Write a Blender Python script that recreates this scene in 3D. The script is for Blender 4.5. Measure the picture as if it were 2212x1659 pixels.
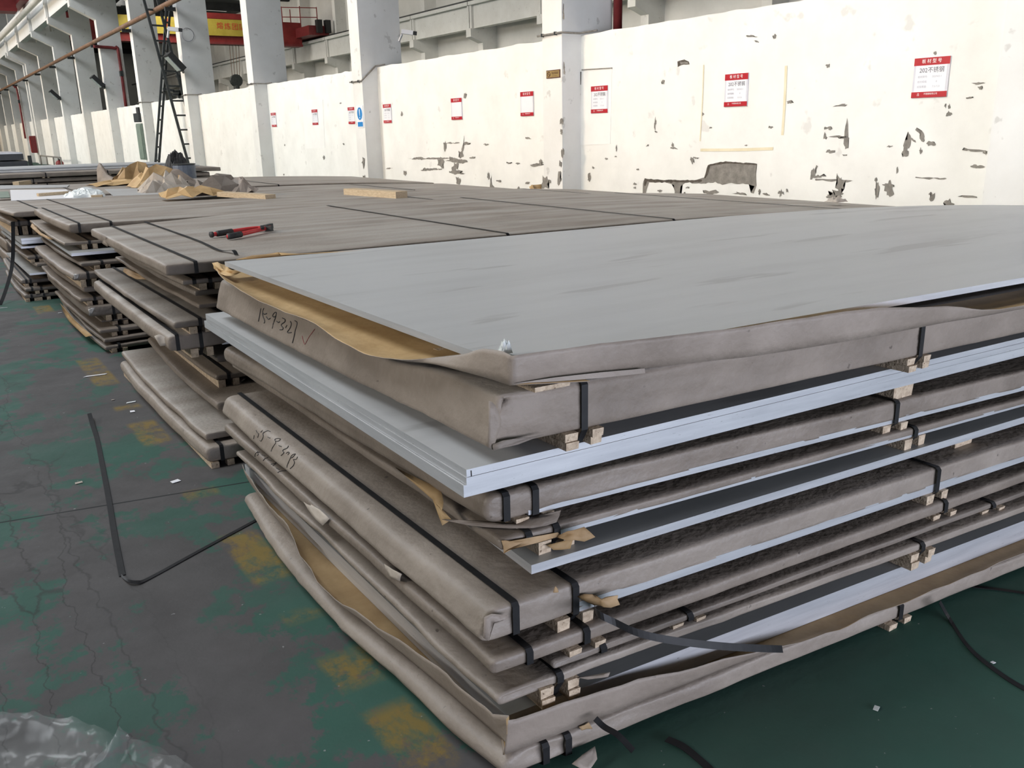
import bpy, bmesh, math, random
from mathutils import Vector, Matrix, noise
from mathutils.bvhtree import BVHTree
random.seed(7)
for o in list(bpy.data.objects): bpy.data.objects.remove(o)
S = bpy.context.scene
COL = S.collection
V = Vector

# ------------------------------------------------------------------ camera
FPX, CX, CY, CAMH = 1885.0, 1106.0, 829.5, 1.55
def _d(u, v): return V((u - CX, -(v - CY), -FPX)).normalized()
_ey = _d(-215, 307)
_ez = -_d(1250, 7250); _ez = (_ez - _ez.dot(_ey) * _ey).normalized()
_ex = _ey.cross(_ez)
RM = Matrix((_ex, _ey, _ez))
CAM = V((0, 0, CAMH))
def ray(u, v): return RM @ _d(u, v)
def atz(u, v, z): r = ray(u, v); return CAM + r * ((z - CAMH) / r.z)
def atx(u, v, x): r = ray(u, v); return CAM + r * (x / r.x)
def aty(u, v, y): r = ray(u, v); return CAM + r * (y / r.y)
cd = bpy.data.cameras.new('camera'); cam = bpy.data.objects.new('camera', cd); COL.objects.link(cam)
cam.matrix_world = Matrix.Translation(CAM) @ RM.to_4x4()
cd.sensor_fit = 'HORIZONTAL'; cd.sensor_width = 36; cd.lens = FPX / 2212 * 36
cd.clip_start = .05; cd.clip_end = 400
S.camera = cam

# ------------------------------------------------------------------ light
S.view_settings.view_transform = 'Standard'; S.view_settings.look = 'None'
S.view_settings.gamma = 1; S.view_settings.use_curve_mapping = False
S.view_settings.exposure = 0.0
w = bpy.data.worlds.new('world'); S.world = w; w.use_nodes = True
w.node_tree.nodes['Background'].inputs[0].default_value = (.86, .92, 1.0, 1)
w.node_tree.nodes['Background'].inputs[1].default_value = .06
def area(name, loc, target, sx, sy, power, col, spread=180):
    l = bpy.data.lights.new(name, 'AREA'); l.shape = 'RECTANGLE'; l.size = sx; l.size_y = sy
    l.energy = power; l.color = col; l.spread = math.radians(spread)
    o = bpy.data.objects.new(name, l); COL.objects.link(o); o.location = loc
    o.rotation_euler = (V(target) - V(loc)).to_track_quat('-Z', 'Y').to_euler()
    return o
# low warm daylight through the high windows of the hall's open side, one light for each window bay
for i in range(12):
    y = 6 + i * 8.0
    area('window_daylight', (-13, y, 7.0), (7.5, y - 3.0, 3.4), 4.2, 3.0, 212, (1.0, .83, .64) if i % 2 else (1.0, .95, .86), 50)
# cool daylight from the open gate behind the camera
area('gate_daylight', (3.0, -8, 1.3), (3.2, 3, 1.1), 10, 2.5, 1300, (.80, .85, 1.0))
# daylight from the roof lights along the ridge of this hall
for i in range(5):
    area('rooflight_daylight', (-4, 7 + i * 13, 12), (-2, 7 + i * 13, 0), 4, 7, 1150, (.90, .95, 1.0))
# daylight of the neighbouring hall's roof lights
for i in range(4):
    area('rooflight_daylight', (14.5, 26 + i * 16, 10.6), (19.5, 26 + i * 16, 4.5), 3.0, 7, 620, (1.0, .95, .85))

# ------------------------------------------------------------------ materials
def mat(name, c1, c2=None, scale=4, rough=.6, metal=0, bump=0, bscale=60, detail=6, spec=.4, stretch=(1, 1, 1),
        lo=.35, hi=.65, dust=None, dustamt=.6, alpha=None, trans=0, fine=None, coat=0, crease=0):
    m = bpy.data.materials.new(name); m.use_nodes = True
    nt = m.node_tree; N = nt.nodes; L = nt.links; b = N['Principled BSDF']
    b.inputs['Roughness'].default_value = rough; b.inputs['Metallic'].default_value = metal
    b.inputs['Specular IOR Level'].default_value = spec
    if coat: b.inputs['Coat Weight'].default_value = coat
    geo = N.new('ShaderNodeNewGeometry')
    mp = N.new('ShaderNodeMapping'); mp.inputs['Scale'].default_value = stretch
    L.new(geo.outputs['Position'], mp.inputs['Vector'])
    col = None
    if c2 is None: c2 = tuple(min(1, c * 1.12) for c in c1)
    nz = N.new('ShaderNodeTexNoise'); nz.inputs['Scale'].default_value = scale; nz.inputs['Detail'].default_value = detail
    nz.inputs['Roughness'].default_value = .62
    L.new(mp.outputs[0], nz.inputs['Vector'])
    rp = N.new('ShaderNodeValToRGB'); rp.color_ramp.elements[0].position = lo; rp.color_ramp.elements[1].position = hi
    rp.color_ramp.elements[0].color = (*c1, 1); rp.color_ramp.elements[1].color = (*c2, 1)
    L.new(nz.outputs['Fac'], rp.inputs[0]); col = rp.outputs[0]
    if fine:                                   # small specks: (colour, scale, threshold)
        n3 = N.new('ShaderNodeTexNoise'); n3.inputs['Scale'].default_value = fine[1]; n3.inputs['Detail'].default_value = 3
        L.new(mp.outputs[0], n3.inputs['Vector'])
        r3 = N.new('ShaderNodeValToRGB'); r3.color_ramp.elements[0].position = fine[2]; r3.color_ramp.elements[1].position = fine[2] + .05
        r3.color_ramp.elements[0].color = (0, 0, 0, 1); r3.color_ramp.elements[1].color = (1, 1, 1, 1)
        L.new(n3.outputs['Fac'], r3.inputs[0])
        mx = N.new('ShaderNodeMix'); mx.data_type = 'RGBA'; mx.inputs['B'].default_value = (*fine[0], 1)
        L.new(r3.outputs[0], mx.inputs['Factor']); L.new(col, mx.inputs['A']); col = mx.outputs['Result']
    if dust:                                   # settled dust on upward faces
        sx = N.new('ShaderNodeSeparateXYZ'); L.new(geo.outputs['Normal'], sx.inputs[0])
        mr = N.new('ShaderNodeMapRange'); mr.inputs[1].default_value = .55; mr.inputs[2].default_value = .98
        mr.inputs[4].default_value = dustamt; L.new(sx.outputs['Z'], mr.inputs[0])
        n4 = N.new('ShaderNodeTexNoise'); n4.inputs['Scale'].default_value = 2.2; n4.inputs['Detail'].default_value = 7
        m4 = N.new('ShaderNodeMapping'); m4.inputs['Scale'].default_value = (.45, 2.2, 1)
        L.new(geo.outputs['Position'], m4.inputs[0]); L.new(m4.outputs[0], n4.inputs['Vector'])
        r4 = N.new('ShaderNodeMapRange'); r4.inputs[1].default_value = .3; r4.inputs[2].default_value = .68; r4.inputs[3].default_value = .08
        L.new(n4.outputs['Fac'], r4.inputs[0])
        mu = N.new('ShaderNodeMath'); mu.operation = 'MULTIPLY'; L.new(mr.outputs[0], mu.inputs[0]); L.new(r4.outputs[0], mu.inputs[1])
        mx = N.new('ShaderNodeMix'); mx.data_type = 'RGBA'; mx.inputs['B'].default_value = (*dust, 1)
        L.new(mu.outputs[0], mx.inputs['Factor']); L.new(col, mx.inputs['A']); col = mx.outputs['Result']
    L.new(col, b.inputs['Base Color'])
    if bump:
        n2 = N.new('ShaderNodeTexNoise'); n2.inputs['Scale'].default_value = bscale; n2.inputs['Detail'].default_value = 5
        L.new(mp.outputs[0], n2.inputs['Vector'])
        bp = N.new('ShaderNodeBump'); bp.inputs['Strength'].default_value = bump; bp.inputs['Distance'].default_value = .01
        L.new(n2.outputs['Fac'], bp.inputs['Height'])
        if crease:                             # crinkled paper: sharp facets between folds
            dn = N.new('ShaderNodeTexNoise'); dn.inputs['Scale'].default_value = 5; dn.inputs['Detail'].default_value = 3
            L.new(geo.outputs['Position'], dn.inputs['Vector'])
            va = N.new('ShaderNodeVectorMath'); va.operation = 'SCALE'; va.inputs['Scale'].default_value = .22; L.new(dn.outputs['Color'], va.inputs[0])
            vb = N.new('ShaderNodeVectorMath'); vb.operation = 'ADD'; L.new(geo.outputs['Position'], vb.inputs[0]); L.new(va.outputs[0], vb.inputs[1])
            vm = N.new('ShaderNodeMapping'); vm.inputs['Scale'].default_value = (1, 1, 2.4); L.new(vb.outputs[0], vm.inputs[0])
            vo = N.new('ShaderNodeTexVoronoi'); vo.inputs['Scale'].default_value = crease; L.new(vm.outputs[0], vo.inputs['Vector'])
            b2 = N.new('ShaderNodeBump'); b2.inputs['Strength'].default_value = .14; b2.inputs['Distance'].default_value = .012
            L.new(vo.outputs['Distance'], b2.inputs['Height']); L.new(bp.outputs[0], b2.inputs['Normal']); L.new(b2.outputs[0], b.inputs['Normal'])
        else: L.new(bp.outputs[0], b.inputs['Normal'])
    if trans: b.inputs['Transmission Weight'].default_value = trans
    if alpha is not None: b.inputs['Alpha'].default_value = alpha
    return m

M = {}
M['kraft'] = mat('kraft_wrap', (.165, .135, .110), (.240, .200, .166), 3.2, .58, bump=.35, bscale=45, spec=.35, dust=(.37, .345, .315), dustamt=.9, fine=((.10, .08, .065), 30, .715), crease=7)
M['kraft_pale'] = mat('kraft_wrap_pale', (.205, .168, .138), (.29, .243, .205), 3, .55, bump=.3, bscale=40, spec=.4, dust=(.30, .272, .245), dustamt=.7, fine=((.13, .105, .085), 34, .72), crease=7)
M['kraft_dark'] = mat('kraft_wrap_dark', (.13, .108, .09), (.20, .168, .14), 3.5, .6, bump=.35, bscale=45, spec=.35, dust=(.27, .25, .225), dustamt=.7, fine=((.06, .05, .045), 30, .71), crease=7)
for k_ in ('kraft', 'kraft_pale', 'kraft_dark'):
    c1, c2 = {'kraft': ((.152, .124, .101), (.228, .190, .158)), 'kraft_pale': ((.197, .164, .136), (.28, .239, .202)), 'kraft_dark': ((.12, .10, .083), (.185, .155, .13))}[k_]
    M[k_ + '_clean'] = mat(k_ + '_wrap_clean', c1, c2, 3.2, .5, bump=.35, bscale=45, spec=.4, fine=((.09, .072, .06), 32, .715), crease=8)
M['tan'] = mat('kraft_liner_tan', (.40, .26, .12), (.55, .385, .20), 5, .62, bump=.25, bscale=30, spec=.3)
M['tan_scrap'] = mat('torn_kraft_scrap', (.27, .175, .088), (.40, .275, .155), 9, .65, bump=.25, bscale=30, spec=.3)
M['brown'] = mat('kraft_liner_brown', (.26, .165, .075), (.38, .26, .13), 5, .65, bump=.25, bscale=30, spec=.3)
M['paper_white'] = mat('torn_paper_pale', (.36, .31, .26), (.46, .41, .36), 8, .7)
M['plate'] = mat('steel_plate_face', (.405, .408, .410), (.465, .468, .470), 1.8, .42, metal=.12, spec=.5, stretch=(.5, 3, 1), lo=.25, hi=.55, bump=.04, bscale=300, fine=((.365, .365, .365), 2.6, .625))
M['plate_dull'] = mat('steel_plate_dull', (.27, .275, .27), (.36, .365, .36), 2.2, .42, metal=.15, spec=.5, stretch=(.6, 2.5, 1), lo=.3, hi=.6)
M['edge'] = mat('cut_steel_edge', (.52, .53, .56), (.68, .69, .72), 3, .34, metal=.55, spec=.6, stretch=(1, 1, 14), lo=.3, hi=.7, fine=((.2, .2, .2), 40, .70))
M['strap'] = mat('black_steel_strap', (.008, .008, .009), (.014, .014, .015), 20, .5, spec=.25)
M['batten'] = mat('batten_wood', (.36, .275, .195), (.57, .46, .34), 55, .8, bump=.5, bscale=130, fine=((.16, .11, .07), 90, .64))
M['wood'] = mat('pale_timber', (.42, .32, .21), (.56, .45, .31), 12, .75, stretch=(8, 1, 8))
M['ink'] = mat('marker_ink', (.02, .018, .018), None, 10, .6)
M['redink'] = mat('red_marker', (.25, .05, .05), None, 10, .6)
M['plaster'] = mat('white_plaster', (.76, .75, .71), (.84, .83, .79), 1.6, .8, bump=.5, bscale=6, lo=.3, hi=.6, spec=.2, fine=((.70, .685, .645), 4.5, .66))
M['plaster_low'] = mat('white_plaster_clean', (.80, .79, .76), (.85, .84, .81), 2, .75, bump=.1, bscale=14, spec=.2)
M['paint'] = mat('column_paint', (.73, .715, .68), (.80, .79, .76), 1.4, .75, bump=.12, bscale=12, spec=.25, fine=((.6, .585, .55), 7, .66))
M['concrete'] = mat('bare_render', (.185, .17, .15), (.275, .255, .225), 14, .9, bump=.5, bscale=60)
M['concrete_dark'] = mat('bare_render_edge', (.055, .045, .035), (.12, .1, .08), 18, .9, bump=.5, bscale=60)
M['hallgrey'] = mat('far_hall_wall', (.66, .65, .62), (.76, .75, .72), .5, .8, spec=.2)
M['roof'] = mat('dark_roof_sheet', (.035, .037, .04), (.06, .062, .065), 1, .8)
M['steel_dark'] = mat('dark_painted_steel', (.022, .026, .026), (.045, .05, .05), 12, .5)
M['red'] = mat('crane_red', (.19, .018, .017), (.27, .028, .026), 2, .5)
M['redpipe'] = mat('red_pipe_paint', (.17, .022, .024), (.23, .035, .035), 5, .5)
M['rust'] = mat('rusty_pipe', (.15, .08, .048), (.25, .145, .085), 3, .6)
M['whitepipe'] = mat('lagged_pipe', (.62, .6, .54), (.74, .72, .66), 3, .5)
M['signwhite'] = mat('sign_white', (.80, .80, .83), (.84, .84, .86), 3, .35)
M['signcase'] = mat('sign_sleeve', (.66, .65, .70), (.72, .71, .75), 3, .25)
M['signred'] = mat('sign_red', (.42, .014, .024), (.46, .02, .03), 3, .35)
M['signblue'] = mat('sign_blue', (.03, .22, .55), (.04, .26, .6), 3, .35)
M['brass'] = mat('brass_plate', (.34, .235, .085), (.42, .30, .12), 6, .4, metal=.3)
M['textgrey'] = mat('print_grey', (.10, .10, .12), None, 3, .5)
M['textlight'] = mat('print_pale_grey', (.42, .42, .47), None, 3, .5)
M['textwhite'] = mat('print_white', (.85, .83, .83), None, 3, .5)
M['textred'] = mat('print_red', (.55, .05, .03), None, 3, .5)
M['textbrown'] = mat('print_brown', (.10, .035, .02), None, 3, .5)
M['yellow'] = mat('banner_yellow', (.40, .31, .04), (.48, .37, .06), 2, .6)
M['tape'] = mat('yellowed_tape', (.70, .62, .42), (.78, .70, .52), 6, .6)
M['cutred'] = mat('tool_red', (.46, .03, .032), (.56, .045, .045), 20, .4)
M['rubber'] = mat('black_rubber', (.018, .018, .018), (.035, .035, .035), 40, .6)
M['green'] = mat('cabinet_green', (.17, .22, .18), (.23, .28, .23), 6, .5)
M['navy'] = mat('navy_board', (.02, .04, .16), (.03, .06, .22), 6, .5)
M['bag'] = mat('white_bag', (.62, .66, .66), (.76, .79, .79), 9, .4, spec=.5)
M['silver'] = mat('crinkled_film_corner', (.24, .225, .215), (.40, .385, .38), 60, .3, spec=.6)
M['black'] = mat('black_sheet', (.012, .013, .015), (.03, .032, .035), 3, .35, spec=.6)
M['glass'] = mat('lamp_lens', (.45, .5, .5), (.5, .55, .55), 3, .15, spec=.7)
M['paving'] = None

def floor_material():
    m = bpy.data.materials.new('worn_green_floor_paint'); m.use_nodes = True
    nt = m.node_tree; N = nt.nodes; L = nt.links; b = N['Principled BSDF']
    b.inputs['Roughness'].default_value = .42; b.inputs['Specular IOR Level'].default_value = .22
    g = N.new('ShaderNodeNewGeometry')
    sep = N.new('ShaderNodeSeparateXYZ'); L.new(g.outputs['Position'], sep.inputs[0])
    def nz(scale, detail=6, st=(1, 1, 1), rough=.6, off=(0, 0, 0)):
        mp = N.new('ShaderNodeMapping'); mp.inputs['Scale'].default_value = st; mp.inputs['Location'].default_value = off
        L.new(g.outputs['Position'], mp.inputs[0])
        n = N.new('ShaderNodeTexNoise'); n.inputs['Scale'].default_value = scale; n.inputs['Detail'].default_value = detail
        n.inputs['Roughness'].default_value = rough; L.new(mp.outputs[0], n.inputs['Vector']); return n.outputs['Fac']
    def mr(x, a, b_, c=0., d=1.):
        r = N.new('ShaderNodeMapRange'); r.inputs[1].default_value = a; r.inputs[2].default_value = b_
        r.inputs[3].default_value = c; r.inputs[4].default_value = d; L.new(x, r.inputs[0]); return r.outputs[0]
    def ma(op, a, b_):
        r = N.new('ShaderNodeMath'); r.operation = op
        for i, q in enumerate((a, b_)):
            if isinstance(q, (int, float)): r.inputs[i].default_value = q
            else: L.new(q, r.inputs[i])
        return r.outputs[0]
    def mix(f, a, b_):
        r = N.new('ShaderNodeMix'); r.data_type = 'RGBA'
        if isinstance(f, (int, float)): r.inputs['Factor'].default_value = f
        else: L.new(f, r.inputs['Factor'])
        for k, q in (('A', a), ('B', b_)):
            if isinstance(q, tuple): r.inputs[k].default_value = (*q, 1)
            else: L.new(q, r.inputs[k])
        return r.outputs['Result']
    big = nz(1.5, 9, (1, .8, 1), .72)
    # the aisle (small x) is worn through to bare screed, beside the stacks the paint is whole
    lane = mr(sep.outputs['X'], .85, 1.9, 0, .26)
    k = ma('ADD', big, lane)
    green = mr(k, .508, .535)
    tone = nz(3.5, 7)
    gcol = mix(tone, (.024, .072, .054), (.038, .108, .082))
    grey = mix(mr(nz(2.3, 8, (1, 1, 1), .7, (7, 3, 0)), .3, .7), (.058, .054, .054), (.092, .086, .086))
    col = mix(green, grey, gcol)
    # dirt film over everything
    col = mix(mr(nz(.9, 6, (1, 1, 1), .6, (3, 9, 0)), .38, .72, .05, .45), col, (.060, .060, .058))
    # remains of a yellow dashed lane line along the stacks
    ym = ma('MULTIPLY', mr(sep.outputs['X'], .765, .785), mr(sep.outputs['X'], .93, .91))
    dash = None
    for y0, y1 in ((1.62, 1.98), (2.06, 2.30), (2.50, 2.62), (2.82, 3.34), (3.75, 3.9), (4.6, 5.1), (5.35, 5.5), (6.0, 6.9), (9.0, 9.5)):
        q = ma('MULTIPLY', mr(sep.outputs['Y'], y0, y0 + .06), mr(sep.outputs['Y'], y1, y1 - .06))
        dash = q if dash is None else ma('ADD', dash, q)
    ym = ma('MULTIPLY', ym, dash)
    ym = ma('MULTIPLY', ym, mr(nz(4.5, 8, (1.2, 1.0, 1), .78, (1.7, 4.6, 0)), .40, .54))
    ym = ma('MULTIPLY', ym, mr(nz(14, 5, (1, .5, 1), .7), .36, .52, .25, .85))
    col = mix(ym, col, (.185, .125, .03))
    # joint across the floor
    j = ma('ADD', sep.outputs['Y'], ma('MULTIPLY', sep.outputs['X'], .2))
    j = ma('ABSOLUTE', ma('SUBTRACT', j, 4.035), 0)
    jm = mr(j, .004, .008, 1, 0)
    col = mix(jm, col, (.012, .014, .014))
    # long drag cracks in the aisle
    cr = N.new('ShaderNodeTexVoronoi'); cr.feature = 'DISTANCE_TO_EDGE'; cr.inputs['Scale'].default_value = 3.0
    mp = N.new('ShaderNodeMapping'); mp.inputs['Scale'].default_value = (2.2, .28, 1)
    dn = N.new('ShaderNodeTexNoise'); dn.inputs['Scale'].default_value = 9; dn.inputs['Detail'].default_value = 5
    L.new(g.outputs['Position'], dn.inputs['Vector'])
    va = N.new('ShaderNodeVectorMath'); va.operation = 'SCALE'; va.inputs['Scale'].default_value = .09; L.new(dn.outputs['Color'], va.inputs[0])
    vb = N.new('ShaderNodeVectorMath'); vb.operation = 'ADD'; L.new(g.outputs['Position'], vb.inputs[0]); L.new(va.outputs[0], vb.inputs[1])
    L.new(vb.outputs[0], mp.inputs[0]); L.new(mp.outputs[0], cr.inputs['Vector'])
    cm = ma('MULTIPLY', mr(cr.outputs['Distance'], .004, .020, .6, 0), mr(sep.outputs['X'], .25, .5, 1, 0))
    col = mix(cm, col, (.028, .026, .026))
    # pale specks
    col = mix(mr(nz(38, 2, (1, 1, 1), .5), .745, .76, 0, .6), col, (.3, .3, .3))
    L.new(col, b.inputs['Base Color'])
    L.new(mr(nz(5, 6), .3, .7, .58, .8), b.inputs['Roughness'])
    bp = N.new('ShaderNodeBump'); bp.inputs['Strength'].default_value = .25; bp.inputs['Distance'].default_value = .004
    L.new(nz(30, 6), bp.inputs['Height']); L.new(bp.outputs[0], b.inputs['Normal'])
    return m
M['floor'] = floor_material()

def film_material():
    m = bpy.data.materials.new('clear_plastic_film'); m.use_nodes = True
    nt = m.node_tree; N = nt.nodes; L = nt.links; b = N['Principled BSDF']; out = N['Material Output']
    b.inputs['Base Color'].default_value = (.55, .58, .56, 1); b.inputs['Roughness'].default_value = .16
    b.inputs['Specular IOR Level'].default_value = .9
    tr = N.new('ShaderNodeBsdfTransparent'); mx = N.new('ShaderNodeMixShader')
    n = N.new('ShaderNodeTexNoise'); n.inputs['Scale'].default_value = 7; n.inputs['Detail'].default_value = 6
    g = N.new('ShaderNodeNewGeometry'); L.new(g.outputs['Position'], n.inputs['Vector'])
    r = N.new('ShaderNodeMapRange'); r.inputs[1].default_value = .35; r.inputs[2].default_value = .75; r.inputs[3].default_value = .03; r.inputs[4].default_value = .24
    L.new(n.outputs['Fac'], r.inputs[0])
    L.new(r.outputs[0], mx.inputs[0]); L.new(tr.outputs[0], mx.inputs[1]); L.new(b.outputs[0], mx.inputs[2]); L.new(mx.outputs[0], out.inputs[0])
    return m
M['film'] = film_material()
def emit_material(name, col, s):
    m = bpy.data.materials.new(name); m.use_nodes = True; b = m.node_tree.nodes['Principled BSDF']
    b.inputs['Base Color'].default_value = (*col, 1); b.inputs['Emission Color'].default_value = (*col, 1); b.inputs['Emission Strength'].default_value = s
    return m
M['skylight'] = emit_material('daylit_roof_panel', (.75, .73, .66), .55)

# ------------------------------------------------------------------ helpers
def tag(o, label, cat=None, group=None, kind=None):
    o['label'] = label
    if cat: o['category'] = cat
    if group: o['group'] = group
    if kind: o['kind'] = kind
    return o
def thing(name, loc, label, cat, group=None, kind=None):
    o = bpy.data.objects.new(name, None); COL.objects.link(o); o.location = loc; o.empty_display_size = .1
    return tag(o, label, cat, group, kind)
def absloc(o):
    p = V(o.location)
    q = o.parent
    while q: p = p + V(q.location); q = q.parent
    return p
def mobj(name, vs, fs, mats, parent=None, smooth=False, midx=None, solid=None, soff=1):
    """one mesh object from world-space vertices; its origin sits at the foot of the piece"""
    vs = [V(v) for v in vs]
    n = len(vs); c = V((sum(v.x for v in vs) / n, sum(v.y for v in vs) / n, min(v.z for v in vs)))
    me = bpy.data.meshes.new(name); me.from_pydata([v - c for v in vs], [], fs)
    if not isinstance(mats, (list, tuple)): mats = [mats]
    for m in mats: me.materials.append(M[m] if isinstance(m, str) else m)
    if midx: me.polygons.foreach_set('material_index', midx)
    if smooth: me.polygons.foreach_set('use_smooth', [True] * len(me.polygons))
    me.update()
    o = bpy.data.objects.new(name, me); COL.objects.link(o)
    if parent:
        o.parent = parent; o.location = c - absloc(parent)
    else: o.location = c
    if solid:
        md = o.modifiers.new('thickness', 'SOLIDIFY'); md.thickness = solid; md.offset = 0
        if len(mats) > 1: md.material_offset = soff; md.material_offset_rim = 0
    return o
BOXF = [(0, 3, 2, 1), (4, 5, 6, 7), (0, 1, 5, 4), (1, 2, 6, 5), (2, 3, 7, 6), (3, 0, 4, 7)]
def boxv(x0, x1, y0, y1, z0, z1): return [(x0, y0, z0), (x1, y0, z0), (x1, y1, z0), (x0, y1, z0), (x0, y0, z1), (x1, y0, z1), (x1, y1, z1), (x0, y1, z1)]
def box(name, x0, x1, y0, y1, z0, z1, m, parent=None): return mobj(name, boxv(x0, x1, y0, y1, z0, z1), BOXF, m, parent)
def merge(parts):
    vs, fs = [], []
    for v, f in parts:
        k = len(vs); vs += list(v); fs += [tuple(i + k for i in q) for q in f]
    return vs, fs
def tubev(pts, r, n=8, closed=False):
    pts = [V(p) for p in pts]; vs = []; fs = []
    for i, p in enumerate(pts):
        a = pts[max(0, i - 1)]; b = pts[min(len(pts) - 1, i + 1)]; t = (b - a).normalized()
        h = V((0, 0, 1)) if abs(t.z) < .9 else V((1, 0, 0))
        x = t.cross(h).normalized(); y = x.cross(t).normalized()
        rr = r[i] if isinstance(r, (list, tuple)) else r
        for k in range(n):
            q = 2 * math.pi * k / n; vs.append(p + x * math.cos(q) * rr + y * math.sin(q) * rr)
    for i in range(len(pts) - 1):
        for k in range(n): fs.append((i * n + k, i * n + (k + 1) % n, (i + 1) * n + (k + 1) % n, (i + 1) * n + k))
    fs.append(tuple(range(n - 1, -1, -1))); m = (len(pts) - 1) * n; fs.append(tuple(range(m, m + n)))
    return vs, fs
def tube(name, pts, r, m, parent=None, n=8): v, f = tubev(pts, r, n); return mobj(name, v, f, m, parent, smooth=True)
def beamv(a, b, w, h, up=(0, 0, 1)):
    a = V(a); b = V(b); t = (b - a).normalized(); x = t.cross(V(up)).normalized(); y = x.cross(t)
    vs = [p + x * sx * w / 2 + y * sy * h / 2 for p in (a, b) for sx, sy in ((-1, -1), (1, -1), (1, 1), (-1, 1))]
    return vs, [(0, 1, 2, 3), (7, 6, 5, 4), (0, 4, 5, 1), (1, 5, 6, 2), (2, 6, 7, 3), (3, 7, 4, 0)]
def beam(name, a, b, w, h, m, parent=None, up=(0, 0, 1)): v, f = beamv(a, b, w, h, up); return mobj(name, v, f, m, parent)
def smoothline(pts, k=4):
    pts = [V(p) for p in pts]; out = []
    for i in range(len(pts) - 1):
        p0 = pts[max(0, i - 1)]; p1 = pts[i]; p2 = pts[i + 1]; p3 = pts[min(len(pts) - 1, i + 2)]
        for j in range(k):
            t = j / k
            out.append(.5 * ((2 * p1) + (p2 - p0) * t + (2 * p0 - 5 * p1 + 4 * p2 - p3) * t * t + (3 * p1 - p0 - 3 * p2 + p3) * t ** 3))
    out.append(pts[-1]); return out
def ribbon(name, pts, side, width, m, parent=None, th=.0014):
    vs = []; fs = []
    for i, p in enumerate(pts):
        s = side[i] if isinstance(side, list) else side
        s = V(s).normalized() * width / 2
        vs += [V(p) - s, V(p) + s]
    for i in range(len(pts) - 1): fs.append((2 * i, 2 * i + 1, 2 * i + 3, 2 * i + 2))
    return mobj(name, vs, fs, m, parent, solid=th)
def nz(x, y, z=0): return noise.noise(V((x, y, z)))
def text_mesh(body, size, align='CENTER'):
    cu = bpy.data.curves.new('lettering', 'FONT'); cu.body = body; cu.size = size; cu.align_x = align; cu.align_y = 'CENTER'; cu.resolution_u = 2
    t = bpy.data.objects.new('lettering', cu); COL.objects.link(t)
    dg = bpy.context.evaluated_depsgraph_get(); dg.update()
    me = bpy.data.meshes.new_from_object(t.evaluated_get(dg))
    vs = [v.co.copy() for v in me.vertices]; fs = [tuple(p.vertices) for p in me.polygons]
    bpy.data.objects.remove(t); bpy.data.curves.remove(cu); bpy.data.meshes.remove(me)
    return vs, fs
def lettering(items, org, ex, ey, m, parent, name='lettering'):
    """items: (text, size, x, y, align, max width) laid on a plane org + ex*x + ey*y"""
    parts = []
    for body, size, x, y, al, wmax in items:
        v, f = text_mesh(body, size, al)
        if not v: continue
        if wmax:
            lo = min(q.x for q in v); hi = max(q.x for q in v)
            k = min(1.0, wmax / max(1e-6, hi - lo))
        else: k = 1
        parts.append(([V(org) + V(ex) * (q.x * k + x) + V(ey) * (q.y + y) for q in v], f))
    if not parts: return None
    v, f = merge(parts)
    o = mobj(name, v, f, m, parent); o['kind'] = 'stuff'; return o

# ------------------------------------------------------------------ hall shell
YC = [9.47 + 6.04 * k for k in range(-2, 15)]
XF, XB, XW, WT = 7.19, 8.02, 7.5, 2.68
fl = box('floor', -16, 27, -16, 125, -.2, 0, 'floor'); tag(fl, 'worn green painted factory floor with bare grey screed patches', 'floor', kind='structure')
def column(y, label, corbel=True):
    c = thing('column', (XF, y, 0), label, 'column', 'white concrete columns along the wall', 'structure')
    w_ = .42
    prof = [(XB, 0), (XF, 0), (XF, 6.0), (6.32, 6.44), (6.32, 6.70), (7.25, 6.70), (7.25, 12), (XB, 12)]
    n = len(prof)
    vs = [(x, y, z) for x, z in prof] + [(x, y + w_, z) for x, z in prof]
    fs = [tuple(range(n)), tuple(range(2 * n - 1, n - 1, -1))] + [(i, i + n, (i + 1) % n + n, (i + 1) % n) for i in range(n)]
    mobj('shaft', vs, fs, 'paint', c)
    return c
ORD = ['rearmost', 'near right', 'first', 'second', 'third', 'fourth', 'fifth', 'sixth', 'seventh', 'eighth', 'ninth', 'tenth', 'eleventh', 'twelfth', 'thirteenth', 'fourteenth', 'fifteenth']
LC = {1: 'white concrete column at the right edge of the peeling wall', 2: 'white concrete column carrying the brass no smoking plate', 3: 'white concrete column carrying the blue and white warning sign',
      4: 'white concrete column right of the dangling crane hook', 5: 'white concrete column just right of the steel ladders', 6: 'white concrete column just left of the steel ladders'}
cols = []
for i, y in enumerate(YC):
    if i == 0: continue
    cols.append(column(y, LC.get(i, 'white bracketed concrete column, %s along the wall from the ladders' % ORD[max(2, i - 5)])))
column(YC[11] + 1.25, 'thin white bracketed column standing as a pair with its neighbour')
wall = thing('wall_right', (XW, 9, 0), 'whitewashed brick dividing wall between the columns, plaster peeling low down', 'wall', kind='structure')
bays = []
for i in range(0, len(YC) - 1):
    y0 = YC[i] + .42; y1 = YC[i + 1]; n = 28
    vs = []; top = []
    for j in range(n + 1):
        y = y0 + (y1 - y0) * j / n
        zt = WT + .012 * nz(y * 3.1, 2.2) + (.012 if j % 5 == 0 else 0)
        vs += [(XW, y, 0), (XW, y, zt), (XW + .24, y, zt), (XW + .24, y, 0)]
    fs = []
    for j in range(n):
        a = j * 4; b = a + 4
        fs += [(a, a + 1, b + 1, b), (a + 1, a + 2, b + 2, b + 1), (a + 2, a + 3, b + 3, b + 2)]
    bays.append(mobj('bay_panel', vs, fs, 'plaster', wall))
NB = bays[1]; NB2 = bays[2]; NB3 = bays[3]

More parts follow.
